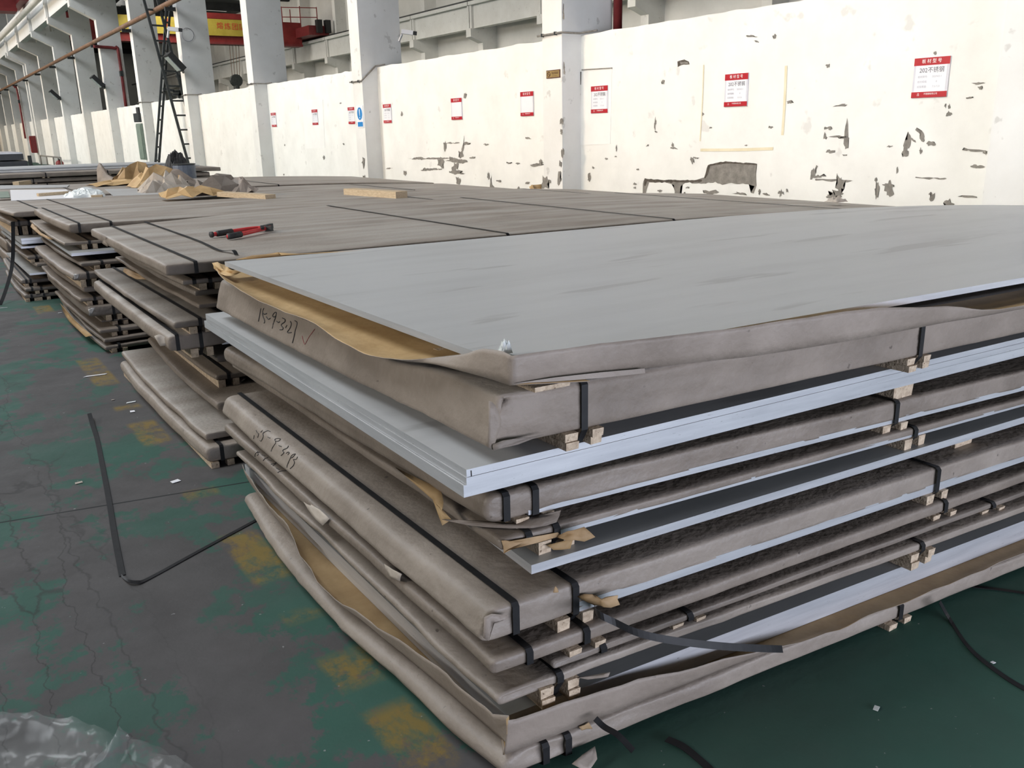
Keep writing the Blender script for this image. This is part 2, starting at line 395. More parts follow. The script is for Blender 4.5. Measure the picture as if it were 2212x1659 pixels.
# peeled plaster: irregular scabs of bare render
PN = [0]
def patch(poly, bay, m='concrete', plane=XW - .003, jag=.10, name='peeled_patch', axis='x'):
    PN[0] += 1; plane -= .00003 * PN[0]
    pts = [atx(u, v, plane) for u, v in poly]
    out = []
    for i, p in enumerate(pts):
        q = pts[(i + 1) % len(pts)]; L_ = (q - p).length; k = max(1, int(L_ / .035))
        for j in range(k):
            r = p.lerp(q, j / k); a = min(.016, L_ * jag)
            out.append(V((plane, r.y + a * nz(r.y * 31, r.z * 37, 1), r.z + a * nz(r.y * 29, r.z * 41, 5))))
    c = sum(out, V()) / len(out)
    n = len(out); vs = out + [o + V((.004, 0, 0)) for o in out]
    bm = bmesh.new(); bv = [bm.verts.new(v) for v in out]
    try:
        f = bm.faces.new(bv); bmesh.ops.triangulate(bm, faces=[f])
    except Exception: pass
    bm.verts.index_update()
    fs = [tuple(v.index for v in f.verts) for f in bm.faces]
    vv = [v.co.copy() for v in bm.verts]; bm.free()
    return mobj(name, vv, fs, m, bay)
def blob(u, v, w_, h, bay, m='concrete', tilt=0, seed=0, plane=XW - .003):
    k = 15; poly = []
    for i in range(k):
        a = 2 * math.pi * i / k; r = .78 + .85 * nz(seed * 3.7 + u * .37, i * 1.37, v * .41)
        x = math.cos(a) * w_ / 2 * r; y = math.sin(a) * h / 2 * r
        poly.append((u + x * math.cos(tilt) - y * math.sin(tilt), v + x * math.sin(tilt) + y * math.cos(tilt)))
    return patch(poly, bay, m, plane, jag=.22)
big = [(1390, 391), (1393, 385), (1404, 387), (1430, 390), (1458, 388), (1470, 391), (1500, 389), (1522, 384), (1530, 356), (1545, 352), (1567, 349), (1600, 351), (1635, 354), (1633, 372), (1634, 400), (1628, 418), (1622, 416), (1630, 402), (1610, 397), (1575, 396), (1560, 399), (1545, 394), (1515, 397), (1480, 395), (1470, 402), (1469, 418), (1476, 428), (1458, 428), (1456, 400), (1440, 394), (1402, 394), (1397, 408), (1394, 422), (1387, 423)]
patch(big, NB, jag=.06)
patch([(1393, 386), (1430, 389), (1470, 389), (1516, 388), (1516, 393), (1470, 394), (1430, 393), (1398, 392), (1394, 402), (1391, 400)], NB, 'concrete_dark', XW - .005)
patch([(1529, 357), (1546, 352), (1567, 348.5), (1600, 351), (1634, 353.5), (1634, 357), (1600, 354.5), (1568, 353), (1534, 359), (1528, 378), (1523, 386), (1521, 384)], NB, 'concrete_dark', XW - .005, jag=.05)
patch([(1463, 132), (1478, 129), (1488, 133), (1489, 139), (1470, 141), (1464, 145)], NB, 'concrete_dark')
patch([(1469, 133), (1486, 134), (1487, 138), (1470, 140)], NB, 'concrete', XW - .005)
PB = [(1623, 78, 30, 7, .1), (1635, 90, 14, 4, .3), (1673, 78, 8, 13, .4), (1432, 177, 8, 14, .1), (1495, 347, 9, 17, .0), (1503, 341, 14, 5, .1), (1788, 142, 11, 10, 0), (1706, 220, 16, 9, 0), (1815, 228, 28, 7, -.1),
      (1415, 268, 5, 32, .05), (1417, 285, 8, 5, 0), (1518, 246, 6, 8, 0), (1455, 320, 18, 5, .1), (1453, 312, 6, 14, 0), (1399, 314, 9, 4, -.5), (1535, 276, 8, 4, 0), (1665, 275, 12, 6, .1), (1612, 314, 8, 4, 0),
      (1790, 277, 22, 10, 0), (1782, 296, 9, 18, 0), (1815, 296, 50, 7, .06), (1828, 290, 10, 72, .06), (1828, 305, 14, 40, .03), (1793, 327, 20, 9, 0), (1825, 335, 12, 4, 0), (1960, 310, 14, 58, .22), (1955, 330, 16, 26, .2), (1990, 292, 14, 46, -.48), (2012, 309, 28, 14, 0),
      (1972, 302, 20, 5, .5), (1988, 327, 7, 18, .1), (1921, 316, 15, 6, 0), (1938, 368, 6, 20, .1), (1758, 372, 16, 36, .2), (1770, 381, 28, 8, -.2), (1800, 389, 86, 7, .03), (1815, 400, 24, 56, .0), (1808, 418, 52, 18, .15), (1795, 425, 40, 8, 0), (1894, 412, 12, 44, .08),
      (1892, 388, 7, 10, 0), (1920, 408, 22, 44, .05), (1918, 400, 30, 9, .1), (2010, 385, 84, 4, .02), (2013, 423, 18, 22, .2), (2050, 438, 26, 22, -.2), (2110, 325, 58, 7, .06), (2128, 330, 12, 10, 0), (2110, 360, 28, 12, 0), (2115, 180, 34, 6, -.06), (2118, 190, 14, 9, 0),
      (2095, 211, 18, 5, -.1), (2020, 115, 8, 10, .3), (2050, 246, 12, 14, -.4), (2050, 230, 5, 14, .1), (2042, 228, 4, 12, .2), (2093, 425, 46, 4, .02), (2148, 435, 10, 40, .05), (2152, 400, 14, 44, .05), (2158, 378, 20, 16, 0), (2142, 393, 14, 6, 0), (2168, 240, 7, 16, 0), (2172, 222, 9, 16, .2), (2177, 200, 8, 18, .1), (2187, 130, 4, 16, .1),
      (1533, 416, 36, 15, .0), (1600, 418, 42, 8, .05), (1273, 383, 9, 24, .05), (1281, 362, 6, 6, 0), (1309, 343, 6, 6, 0), (1331, 319, 4, 18, 0), (1371, 397, 9, 7, 0), (1371, 405, 7, 5, 0), (1378, 366, 9, 4, 0), (1425, 412, 14, 6, .1), (1687, 416, 14, 16, .6), (1655, 420, 16, 6, .3), (1640, 415, 5, 14, 0), (1700, 412, 5, 10, -.2), (1485, 405, 10, 4, 0), (1478, 418, 6, 10, 0), (1330, 338, 6, 4, 0)]
for i, (u, v, a, b, t) in enumerate(PB): blob(u, v, a, b, NB, tilt=t, seed=i)
PB2 = [(942, 342, 92, 5, .0), (905, 342, 30, 6, 0), (985, 347, 46, 14, .1), (952, 352, 18, 22, -.3), (985, 360, 16, 26, .3), (930, 366, 44, 8, -.05), (985, 372, 38, 10, .1), (1008, 310, 20, 8, 0), (961, 315, 7, 26, 0), (975, 309, 34, 4, 0), (1000, 318, 4, 40, .1), (995, 335, 14, 18, 0), (1022, 340, 16, 5, 0), (1050, 312, 12, 5, 0), (990, 390, 12, 20, .1), (935, 410, 18, 12, 0), (875, 373, 8, 14, 0), (868, 246, 6, 14, 0), (1005, 206, 7, 14, 0), (840, 364, 16, 4, 0),
       (1065, 408, 24, 16, .1), (1060, 400, 5, 40, 0), (1078, 391, 14, 6, .1), (1055, 380, 5, 22, 0), (1100, 352, 14, 5, 0), (1120, 408, 6, 10, 0), (1140, 298, 14, 5, .1), (1160, 355, 36, 8, -.05), (1168, 348, 8, 14, 0), (1118, 353, 10, 4, 0), (885, 408, 6, 12, 0), (900, 400, 5, 10, 0), (1005, 415, 8, 16, .1), (1140, 395, 12, 6, -.3)]
for i, (u, v, a, b, t) in enumerate(PB2): blob(u, v, a, b, NB2, tilt=t, seed=i + 100)
for i, (u, v, a, b, t) in enumerate([(613, 377, 3, 5, 0), (634, 388, 4, 5, 0), (684, 384, 3, 6, 0), (648, 408, 4, 10, 0), (699, 340, 5, 10, 0), (742, 311, 4, 6, 0), (735, 223, 5, 5, 0), (615, 313, 3, 5, 0)]): blob(u, v, a, b, NB3, tilt=t, seed=i + 200)
for u, v, a, b in [(1219, 330, 8, 26), (1217, 262, 10, 20), (1216, 285, 7, 14), (1211, 385, 9, 40), (1222, 150, 5, 30), (1220, 30, 5, 40), (1213, 355, 6, 18), (788, 350, 8, 26), (790, 392, 7, 36), (1181, 395, 20, 30)]:
    blob(u - 3, v, a, b, cols[1] if u > 1000 else cols[2], 'concrete', 0, u, XF - .003)
# boarded-up openings plastered flush in the wall and yellowed tape lines
for bay, quad in ((NB, [(1256, 151), (1322, 147), (1318, 311), (1253, 314)]), (NB3, [(653, 216), (697, 215), (702, 320), (660, 321)])):
    a, b, c, d = [atx(u, v, XW - .004) for u, v in quad]
    vs = [a, b, c, d] + [q + V((.006, 0, 0)) for q in (a, b, c, d)]
    pn = mobj('blocked_opening', vs, [(0, 1, 2, 3), (4, 7, 6, 5), (0, 4, 5, 1), (1, 5, 6, 2), (2, 6, 7, 3), (3, 7, 4, 0)], 'plaster_low', bay); pn['label'] = 'smooth plastered-over opening'
    if bay is NB:
        beam('groove', atx(1257, 151, XW - .006), atx(1322, 147, XW - .006), .012, .014, 'concrete', bay); beam('groove', atx(1254, 155, XW - .006), atx(1250, 300, XW - .006), .02, .012, 'concrete_dark', bay, up=(1, 0, 0))
for a, b in (((1698, 142), (1690, 292)), ((1520, 140), (1512, 305)), ((1513, 324), (1670, 321))):
    ribbon('tape_strip', smoothline([atx(*a, XW - .004), atx((a[0] + b[0]) / 2 + 1, (a[1] + b[1]) / 2 + 1, XW - .004), atx(*b, XW - .004)], 3), (0, 1, 0) if abs(a[1] - b[1]) > 50 else (0, 0, 1), .03 if a[0] > 1600 or a[1] > 300 else .014, 'tape', NB)
# conduit clipped along the wall head
def pxy(u, v, y): return aty(u, v, y)
for i in (2, 3, 4, 5, 6):
    y = YC[i]; zz = 2.70 if i != 3 else 2.44
    c = thing('conduit', (XF, y, zz), 'thin grey conduit clipped across the %s column from the right at wall-top height' % ORD[i], 'conduit', 'conduits across the columns')
    tube('pipe', [(XF - .02, y + .50, zz), (XF - .02, y - .02, zz), (XW - .03, y - .02, 2.70), (XW + .02, y - .3, 2.71)], .014, 'concrete', c, 6)
    for q in (.1, .38): box('clip', XF - .04, XF, y + q, y + q + .02, zz - .02, zz + .02, 'steel_dark', c)

# ------------------------------------------------------------------ neighbouring hall beyond the wall
XFAR = 25.2
wf = box('wall_far', 26.05, 26.3, 0, 125, 0, 12.5, 'hallgrey'); tag(wf, 'pale far wall of the neighbouring hall behind its crane beam', 'wall', kind='structure')
we = box('wall_back', -16, 26.3, 124, 124.3, 0, 14, 'hallgrey'); tag(we, 'pale end wall closing both halls far away', 'wall', kind='structure')
beamroot = thing('crane_runway_beam', (24.6, 20, 6.38), 'white crane runway beam on brackets along the far hall wall', 'beam', kind='structure')
FY = [27.56 - 6.1 + 6.1 * k for k in range(0, 16)]
for i, y in enumerate(FY):
    fc = thing('far_column', (XFAR, y, 0), 'white bracketed column, number %d from the right on the far hall wall' % (i + 1), 'column', 'columns on the far hall wall', 'structure')
    prof = [(26.05, 0), (XFAR, 0), (XFAR, 5.72), (24.5, 5.98), (24.5, 6.38), (25.3, 6.38), (25.3, 12), (26.05, 12)]
    n = 8; vs = [(x, y, z) for x, z in prof] + [(x, y + .45, z) for x, z in prof]
    mobj('shaft', vs, [tuple(range(n)), tuple(range(2 * n - 1, n - 1, -1))] + [(k, k + n, (k + 1) % n + n, (k + 1) % n) for k in range(n)], 'paint', fc)
    if i + 1 < len(FY):
        y0 = y + .30; y1 = FY[i + 1] + .22
        box('web', 24.72, 25.1, y0, y1, 6.38, 7.45, 'paint', beamroot)
        box('flange', 24.52, 25.2, y0, y1, 7.45, 7.62, 'paint', beamroot)
        box('end_rib', 24.60, 24.72, y0, y0 + .16, 6.38, 7.45, 'paint', beamroot)
        box('end_rib', 24.60, 24.72, y1 - .16, y1, 6.38, 7.45, 'paint', beamroot)
box('crane_rail', 24.78, 24.92, 20, 120, 7.62, 7.76, 'steel_dark', beamroot)
# own runway beam on the brackets, seen only far down the hall
ob = thing('crane_runway_beam', (6.6, 39, 6.70), 'pale crane runway beam resting on the column brackets upper left', 'beam', kind='structure')
for i in range(6, len(YC) - 1):
    y0 = YC[i] + .24; y1 = YC[i + 1] + .18
    box('web', 6.42, 6.75, y0, y1, 6.70, 7.75, 'plaster_low', ob); box('flange', 6.28, 6.9, y0, y1, 7.75, 7.93, 'plaster_low', ob)
    box('end_rib', 6.30, 6.42, y0, y0 + .3, 6.7, 7.75, 'plaster_low', ob)
wp = tube('lagged_pipe', [(6.0, 38 + 4.0 * k, 7.35) for k in range(20)], .13, 'whitepipe', n=10); tag(wp, 'fat pale pipe running along the runway beam upper left', 'pipe')
# roof over the neighbouring hall with rooflight panels
rf = thing('ceiling', (17, 60, 11.5), 'dark sheet roof of the neighbouring hall with pale daylight panels', 'roof', kind='structure')
box('roof_sheet', 8.0, 26.3, 38, 124, 11.6, 11.75, 'roof', rf)
for k in range(12):
    box('rafter', 8.0, 26.3, 40 + 7 * k, 40.35 + 7 * k, 11.05, 11.6, 'roof', rf)
    for x in (10.0, 14.0, 18.2, 22.4): box('rooflight', x, x + 2.4, 42 + 7 * k, 44.6 + 7 * k, 11.56, 11.6, 'skylight', rf)
# red bridge crane in the neighbouring hall with its yellow banner
cr = thing('bridge_crane', (16, 61, 7.1), 'red overhead bridge crane with yellow banner in the neighbouring hall', 'crane')
box('girder', 8.6, 24.0, 61, 61.7, 7.35, 8.75, 'red', cr)
box('bottom_flange', 8.6, 24.0, 60.85, 61.85, 7.22, 7.35, 'redpipe', cr)
box('walkway', 17.6, 22.3, 60.9, 62.2, 8.75, 9.1, 'red', cr)
box('end_carriage', 23.6, 25.0, 58.6, 63.6, 7.76, 8.35, 'redpipe', cr)
for x, y in ((23.7, 60.2), (24.9, 60.2), (22.7, 60.9), (23.7, 62.0)): beam('railing_post', (x, y, 8.35), (x, y, 9.7), .05, .05, 'red', cr, up=(1, 0, 0))
for z in (9.05, 9.65):
    beam('railing', (22.7, 60.9, z), (24.9, 60.2, z), .05, .05, 'red', cr)
for x in (24.1, 24.7): box('buffer', x, x + .35, 58.3, 58.7, 7.9, 8.7, 'rubber', cr)
bn = thing('banner', (16.5, 60.8, 7.6), 'yellow banner with red characters hung on the red crane girder', 'banner')
box('cloth', 12.2, 21.4, 60.78, 60.81, 7.72, 8.72, 'yellow', bn)
lettering([('实', .55, 14.15, 8.32, 'CENTER', 0), ('塑', .55, 15.1, 8.34, 'CENTER', 0), ('行', .55, 15.85, 8.32, 'CENTER', 0), ('熔', .44, 18.42, 8.30, 'CENTER', 0), ('炼', .44, 18.92, 8.28, 'CENTER', 0), ('团', .44, 19.40, 8.27, 'CENTER', 0), ('队', .44, 19.86, 8.26, 'CENTER', 0)],
          (0, 60.76, 0), (1, 0, 0), (0, 0, 1), 'textred', bn)
hk = thing('crane_hook', (19.3, 61.3, 4.5), 'dark crane hook block hanging on wire ropes behind the wall', 'hook')
for dx in (-.32, -.12, .1, .3): tube('rope', [(19.4 + dx, 61.3, 7.3), (19.3 + dx * .8, 61.3, 5.1)], .018, 'rust', hk, 5)
v, f = tubev([(19.28, 61.15, 5.0), (19.28, 61.45, 5.0)], .40, 14); mobj('sheave', v, f, 'steel_dark', hk, smooth=False)
v, f = merge([tubev([(19.27, 61.3, 4.7), (19.27, 61.3, 4.15)], .2, 10), tubev([(19.27, 61.3, 4.3), (19.27, 61.3, 4.0), (19.42, 61.3, 3.85), (19.55, 61.3, 3.98)], .09, 8)]); mobj('hook', v, f, 'steel_dark', hk)
# own crane far up on the left
oc = thing('bridge_crane', (0, 52, 7.7), 'red overhead bridge crane at the upper left corner', 'crane')
box('girder', -12, 5.9, 52.2, 53.0, 7.75, 9.0, 'red', oc); box('bottom_flange', -12, 5.9, 52.0, 53.2, 7.6, 7.75, 'red', oc); box('end_carriage', 5.9, 6.6, 50.5, 54.5, 7.93, 8.6, 'redpipe', oc)

# ------------------------------------------------------------------ pipes and fittings on the columns
pr = thing('rusty_pipe', (6.95, 26, 5.14), 'long rusty brown pipe bracketed along the columns', 'pipe')
tube('pipe', [(6.95, 24.2 + 5 * k, 5.14) for k in range(16)], .075, 'rust', pr, 10)
for i in range(5, len(YC)): box('bracket', 6.9, XF, YC[i] + .12, YC[i] + .22, 4.98, 5.08, 'steel_dark', pr)
for i in (7, 12):
    y = YC[i] - .10
    q = thing('red_riser_pipe', (7.4, y, 2.7), 'dark red riser pipe bent down beside the %s column' % ('floodlit' if i == 7 else 'red box'), 'pipe')
    tube('pipe', smoothline([(6.95, y, 5.0), (7.3, y, 4.98), (7.72, y, 4.95), (7.84, y, 4.8), (7.84, y, 2.72)] if i == 7 else [(6.95, y, 5.0), (7.0, y, 4.9), (7.1, y, 4.6), (7.1, y, 1.6)], 4), .06, 'redpipe', q)
    box('valve', 7.78 if i == 7 else 7.04, 7.9 if i == 7 else 7.16, y - .1, y + .1, 3.9, 4.1, 'steel_dark', q)
q = tube('red_downpipe', [(8.02, 9.36, 2.72), (8.02, 9.36, 9)], .06, 'redpipe', n=10); tag(q, 'thick dark red vertical pipe behind the column with the brass plate', 'pipe')
def floodlight(y, z, lab, k=1.0):
    t = thing('floodlight', (7.1, y, z), lab, 'floodlight', 'black floodlights on the columns')
    a = V((XF - .45, y - .1, z + .38 * k)); b = V((XF - .08, y - .1, z - .05))
    beam('housing', a, b, .16, .55 * k, 'rubber', t, up=(0, 1, 0))
    d = (b - a).normalized(); nrm = V((-d.z, 0, d.x)); nrm = -nrm if nrm.z > 0 else nrm
    beam('lens', a + nrm * .085 + d * .05, b + nrm * .085 - d * .05, .02, .42 * k, 'glass', t, up=(0, 1, 0))
    beam('arm', b, (XF, y + .1, z - .1), .06, .06, 'steel_dark', t)
floodlight(YC[5] - .02, 3.42, 'big black floodlight on the column just right of the ladders', 1.0)
floodlight(YC[7] + .1, 3.55, 'black floodlight on the second column left of the ladders', .9)
floodlight(YC[9] + .1, 3.55, 'small black floodlight on the fourth column left of the ladders', .9)
def cctv(p, lab, s=1.0):
    t = thing('security_camera', p, lab, 'camera'); p = V(p)
    beam('body', p + V((0, -.02, 0)), p + V((.30 * s, -.12, -.03)), .12 * s, .12 * s, 'signwhite', t); beam('lens', p + V((.3 * s, -.12, -.03)), p + V((.40 * s, -.15, -.04)), .1 * s, .1 * s, 'rubber', t)
    beam('mount', p + V((.02, 0, -.05)), p + V((.0, .1, -.25 * s)), .05 * s, .05 * s, 'signwhite', t); return t
cctv(aty(866, 68, 15.4), 'white security camera on the column with the blue sign', .62)
tc = cctv(aty(362, 62, 27.3), 'white security camera on an arm beside the ladders', .9); beam('arm', aty(362, 62, 27.3), (XF + .01, 27.7, aty(362, 62, 27.3).z), .04, .04, 'signwhite', tc)
t = thing('notice_cable_ring', aty(405, 78, 27.57), 'loose coil of thin cable on the column right of the ladders', 'cable'); c = aty(405, 75, 27.575)
tube('coil', [c + V((.18 * math.cos(a * .45), -.01, .18 * math.sin(a * .45))) for a in range(29)], .008, 'textlight', t, 5)
# electrical cabinet on the wall, red hose box
t = thing('electrical_cabinet', (7.35, 34.6, 1.0), 'green grey electrical cabinet on the wall left of the ladders', 'cabinet')
box('body', 7.12, XW, 33.9, 34.7, .75, 2.0, 'green', t); box('door', 7.1, 7.12, 33.95, 34.65, .8, 1.95, 'green', t); box('switch_box', 7.1, XW, 34.0, 34.8, 2.05, 2.35, 'steel_dark', t); tube('cable', [(7.3, 34.4, .75), (7.32, 34.45, .2)], .04, 'rubber', t); box('lamp', 7.15, 7.4, 34.1, 34.5, 2.35, 2.55, 'rubber', t)
t = thing('fire_hose_box', (7.0, 66.4, .8), 'red fire hose box on a far column', 'box'); box('body', 6.9, XF, 64.9, 65.6, .7, 1.75, 'redpipe', t); box('door', 6.87, 6.9, 64.96, 65.54, .76, 1.69, 'red', t)
t = thing('guard_rail', (6.6, 52, 0), 'grey tubular guard rail far down by the wall', 'railing')
for y in (50.8, 53.5, 56.2, 58.9): tube('post', [(6.6, y, 0), (6.6, y, .62)], .04, 'concrete', t, 6)
tube('top_rail', [(6.6, 50.8, .62), (6.6, 58.9, .62)], .04, 'concrete', t, 6)
t = thing('fire_extinguisher', (6.7, 52.2, 0), 'red fire extinguisher standing behind the guard rail', 'extinguisher')
v, f = tubev([(6.75, 52.6, .0), (6.75, 52.6, .34), (6.75, 52.6, .42), (6.75, 52.6, .46)], [.19, .19, .12, .05], 12); mobj('cylinder', v, f, 'red', t, smooth=True); beam('handle', (6.75, 52.5, .48), (6.75, 52.9, .52), .06, .05, 'rubber', t)

# steel ladders leaning crosswise behind the column
def ladder(a, b, rung, n, lab, m='steel_dark', wd=.07):
    t = thing('steel_ladder', a, lab, 'ladder'); a = V(a); b = V(b); rung = V(rung)
    beam('rail', a, b, wd, wd, m, t, up=(0, 1, 0)); beam('rail', a + rung, b + rung, wd, wd, m, t, up=(0, 1, 0))
    for i in range(1, n): p = a.lerp(b, i / n); beam('rung', p, p + rung, .05, .05, m, t)
    return t
YL = 29.0
ladder(aty(412, 372, YL), aty(307, -14, YL), (.42, .1, 0), 12, 'dark steel ladder leaning to the left, crossing in front of the other')
l2 = ladder(aty(334, 376, YL + .5), aty(362, -14, YL + .5), (.14, .15, 0), 13, 'dark narrow steel ladder leaning to the right, behind the other', wd=.06)
pf = thing('ladder_platform', aty(390, 200, YL + .3), 'dark steel bracket platform between the crossed ladders', 'platform')
for a, b in (((374, 198), (404, 197)), ((372, 204), (404, 204)), ((380, 165), (404, 163)), ((404, 150), (386, 212)), ((388, 150), (398, 212)), ((352, 192), (376, 196)), ((390, 125), (398, 160))):
    beam('bar', aty(*a, YL + .4), aty(*b, YL + .4), .07, .07, 'steel_dark', pf, up=(0, 1, 0))

# ------------------------------------------------------------------ signs
def panel_sign(q, lab, filled, rows=None, x=XW - .012, group='red and white plate signs on the wall', num=''):
    tl, tr, bl = [atx(u, v, x) for u, v in q]
    yl, yr = tl.y, tr.y; zt, zb = (tl.z + tr.z) / 2, bl.z
    W_ = yl - yr; H_ = zt - zb
    t = thing('notice_sign', (x, (yl + yr) / 2, zb), lab, 'sign', group)
    box('panel', x, x + .012, yr, yl, zb, zt, 'signcase', t)
    sh = box('sheet', x - .002, x, yr + W_ * .06, yl - W_ * .06, zb + H_ * .02, zt - H_ * .02, 'signwhite', t)
    hd = box('header_band', x - .004, x - .002, yr, yl, zt - H_ * .19, zt, 'signred', t)
    ft = box('footer_band', x - .004, x - .002, yr, yl, zb, zb + H_ * .145, 'signred', t)
    org = V((x - .0055, yl, zb)); ex = V((0, -1, 0)); ey = V((0, 0, 1))
    lettering([('板 材 型 号', H_ * .115, W_ * .5, H_ * .905, 'CENTER', W_ * .72)], org, ex, ey, 'textwhite', hd)
    lettering([('不锈钢有限公司', H_ * .055, W_ * .55, H_ * .088, 'CENTER', W_ * .55), ('吕', H_ * .075, W_ * .2, H_ * .075, 'CENTER', 0)], org, ex, ey, 'textwhite', ft)
    if filled:
        org2 = V((x - .0035, yl, zb))
        lettering([('202不锈钢', H_ * .155, W_ * .52, H_ * .68, 'CENTER', W_ * .80)], org2, ex, ey, 'textgrey', sh)
        it = []
        for i, (a, b) in enumerate((('板材牌号:', '202/NO.1'), ('板材规格:', '8'), ('实际厚度:', num or '7.3-7.23'))):
            yy = H_ * (.52 - .125 * i); it += [(a, H_ * .066, W_ * .14, yy, 'LEFT', W_ * .3), (b, H_ * .066, W_ * .68, yy, 'CENTER', W_ * .34)]
        lettering(it, org2, ex, ey, 'textlight', sh)
    return t
panel_sign(((1977, 125), (2054, 122), (1968, 212)), 'largest red and white plate sign, near the right edge of the wall', True)
panel_sign(((1567, 161), (1617, 157), (1562, 231)), 'red and white plate sign above the big bare patch, between the tape lines', True, num='5.5-5.6')
panel_sign(((1277, 187), (1313, 184), (1274, 245)), 'red and white plate sign on the plastered-over opening beside the brass-plate column', True, num='4.75-4.8')
panel_sign(((1124, 199), (1152, 197), (1125, 251)), 'blank red and white plate sign just left of the brass-plate column', False)
panel_sign(((974, 213), (997, 211), (975, 259)), 'blank red and white plate sign above the cracked bricks in the second bay', False)
panel_sign(((827, 226), (844, 224), (828, 266)), 'red and white plate sign just right of the blue-sign column', True)
panel_sign(((751, 232), (765, 231), (752, 268)), 'red and white plate sign just left of the blue warning sign', True)
panel_sign(((673, 237), (685, 236), (674, 270)), 'red and white plate sign on the plastered-over opening in the third bay', True)
panel_sign(((585, 244), (595, 243), (588, 274)), 'smallest red and white plate sign, leftmost on the wall', True)
x = XF - .012; a, b, c = atx(769, 229, x), atx(783, 229, x), atx(771, 276, x)
t = thing('warning_sign', (x, (a.y + b.y) / 2, c.z), 'white warning sign with blue exclamation oval on a column', 'sign')
box('panel', x, x + .012, b.y, a.y, c.z, a.z, 'signwhite', t)
H_ = a.z - c.z; W_ = a.y - b.y; yc = (a.y + b.y) / 2; zc = a.z - H_ * .36
n = 24; mobj('blue_oval', [(x - .003, yc + W_ * .38 * math.cos(2 * math.pi * k / n), zc + H_ * .29 * math.sin(2 * math.pi * k / n)) for k in range(n)], [tuple(range(n))], 'signblue', t)
mobj('exclamation_mark', [(x - .005, yc + W_ * .07, zc + H_ * .2), (x - .005, yc - W_ * .07, zc + H_ * .2), (x - .005, yc - W_ * .03, zc - H_ * .1), (x - .005, yc + W_ * .03, zc - H_ * .1), (x - .005, yc - W_ * .05, zc - H_ * .15), (x - .005, yc + W_ * .05, zc - H_ * .15), (x - .005, yc + W_ * .05, zc - H_ * .21), (x - .005, yc - W_ * .05, zc - H_ * .21)], [(0, 1, 2, 3), (4, 5, 6, 7)], 'textwhite', t)
box('blue_strip', x - .003, x, b.y + W_ * .12, a.y - W_ * .12, c.z + H_ * .05, c.z + H_ * .26, 'signblue', t)
a, b, c = atx(1180, 153, x), atx(1209, 149, x), atx(1181, 170, x)
t = thing('no_smoking_plate', (x, (a.y + b.y) / 2, c.z), 'small brass no smoking plate on the nearest full column', 'sign')
zt = (a.z + b.z) / 2; box('plate', x, x + .012, b.y, a.y, c.z, zt, 'textbrown', t); box('face', x - .002, x, b.y + .012, a.y - .012, c.z + .01, zt - .01, 'brass', t)
W_ = a.y - b.y; H_ = zt - c.z
lettering([('禁止吸烟', H_ * .36, W_ * .64, H_ * .6, 'CENTER', W_ * .55), ('NO SMOKING', H_ * .16, W_ * .64, H_ * .25, 'CENTER', W_ * .5)], (x - .004, a.y, c.z), (0, -1, 0), (0, 0, 1), 'textbrown', t)
cy, cz = a.y - W_ * .2, c.z + H_ * .5
pts = [(x - .004, cy + H_ * .3 * math.cos(k * math.pi / 8), cz + H_ * .3 * math.sin(k * math.pi / 8)) for k in range(17)]
v, f = merge([tubev(pts, .005, 5), tubev([(x - .004, cy + H_ * .2, cz + H_ * .2), (x - .004, cy - H_ * .2, cz - H_ * .2)], .005, 5)]); mobj('no_smoking_symbol', v, f, 'textbrown', t)

# ------------------------------------------------------------------ plate stacks
def droop(x, z): return z - .0105 * max(0., x - 3.5) ** 2 * z
class Fr:
    """bundle frame: near left corner, far left corner, slope of the near edge, length, heights"""
    def __init__(s, c, far, m, L, zb, zt):
        s.c = V((c[0], c[1], 0)); d = V((far[0] - c[0], far[1] - c[1], 0)); s.W = d.length; s.v = d.normalized()
        s.u = V((1, m, 0)).normalized(); s.L = L; s.zb = zb; s.zt = zt; s.fl = 0
    def P(s, a, t, z):
        p = s.c + s.u * a + s.v * t * (1 + s.fl * max(0, min(a, 1.5))); return V((p.x, p.y, droop(p.x, z)))
    def s_of(s, u, v, z):
        p = atz(u, v, z) - s.c; return (p.x * s.v.y - p.y * s.v.x) / (s.u.x * s.v.y - s.u.y * s.v.x)
def steps(a, b, d):
    n = max(1, int(round((b - a) / d))); return [a + (b - a) * i / n for i in range(n + 1)]
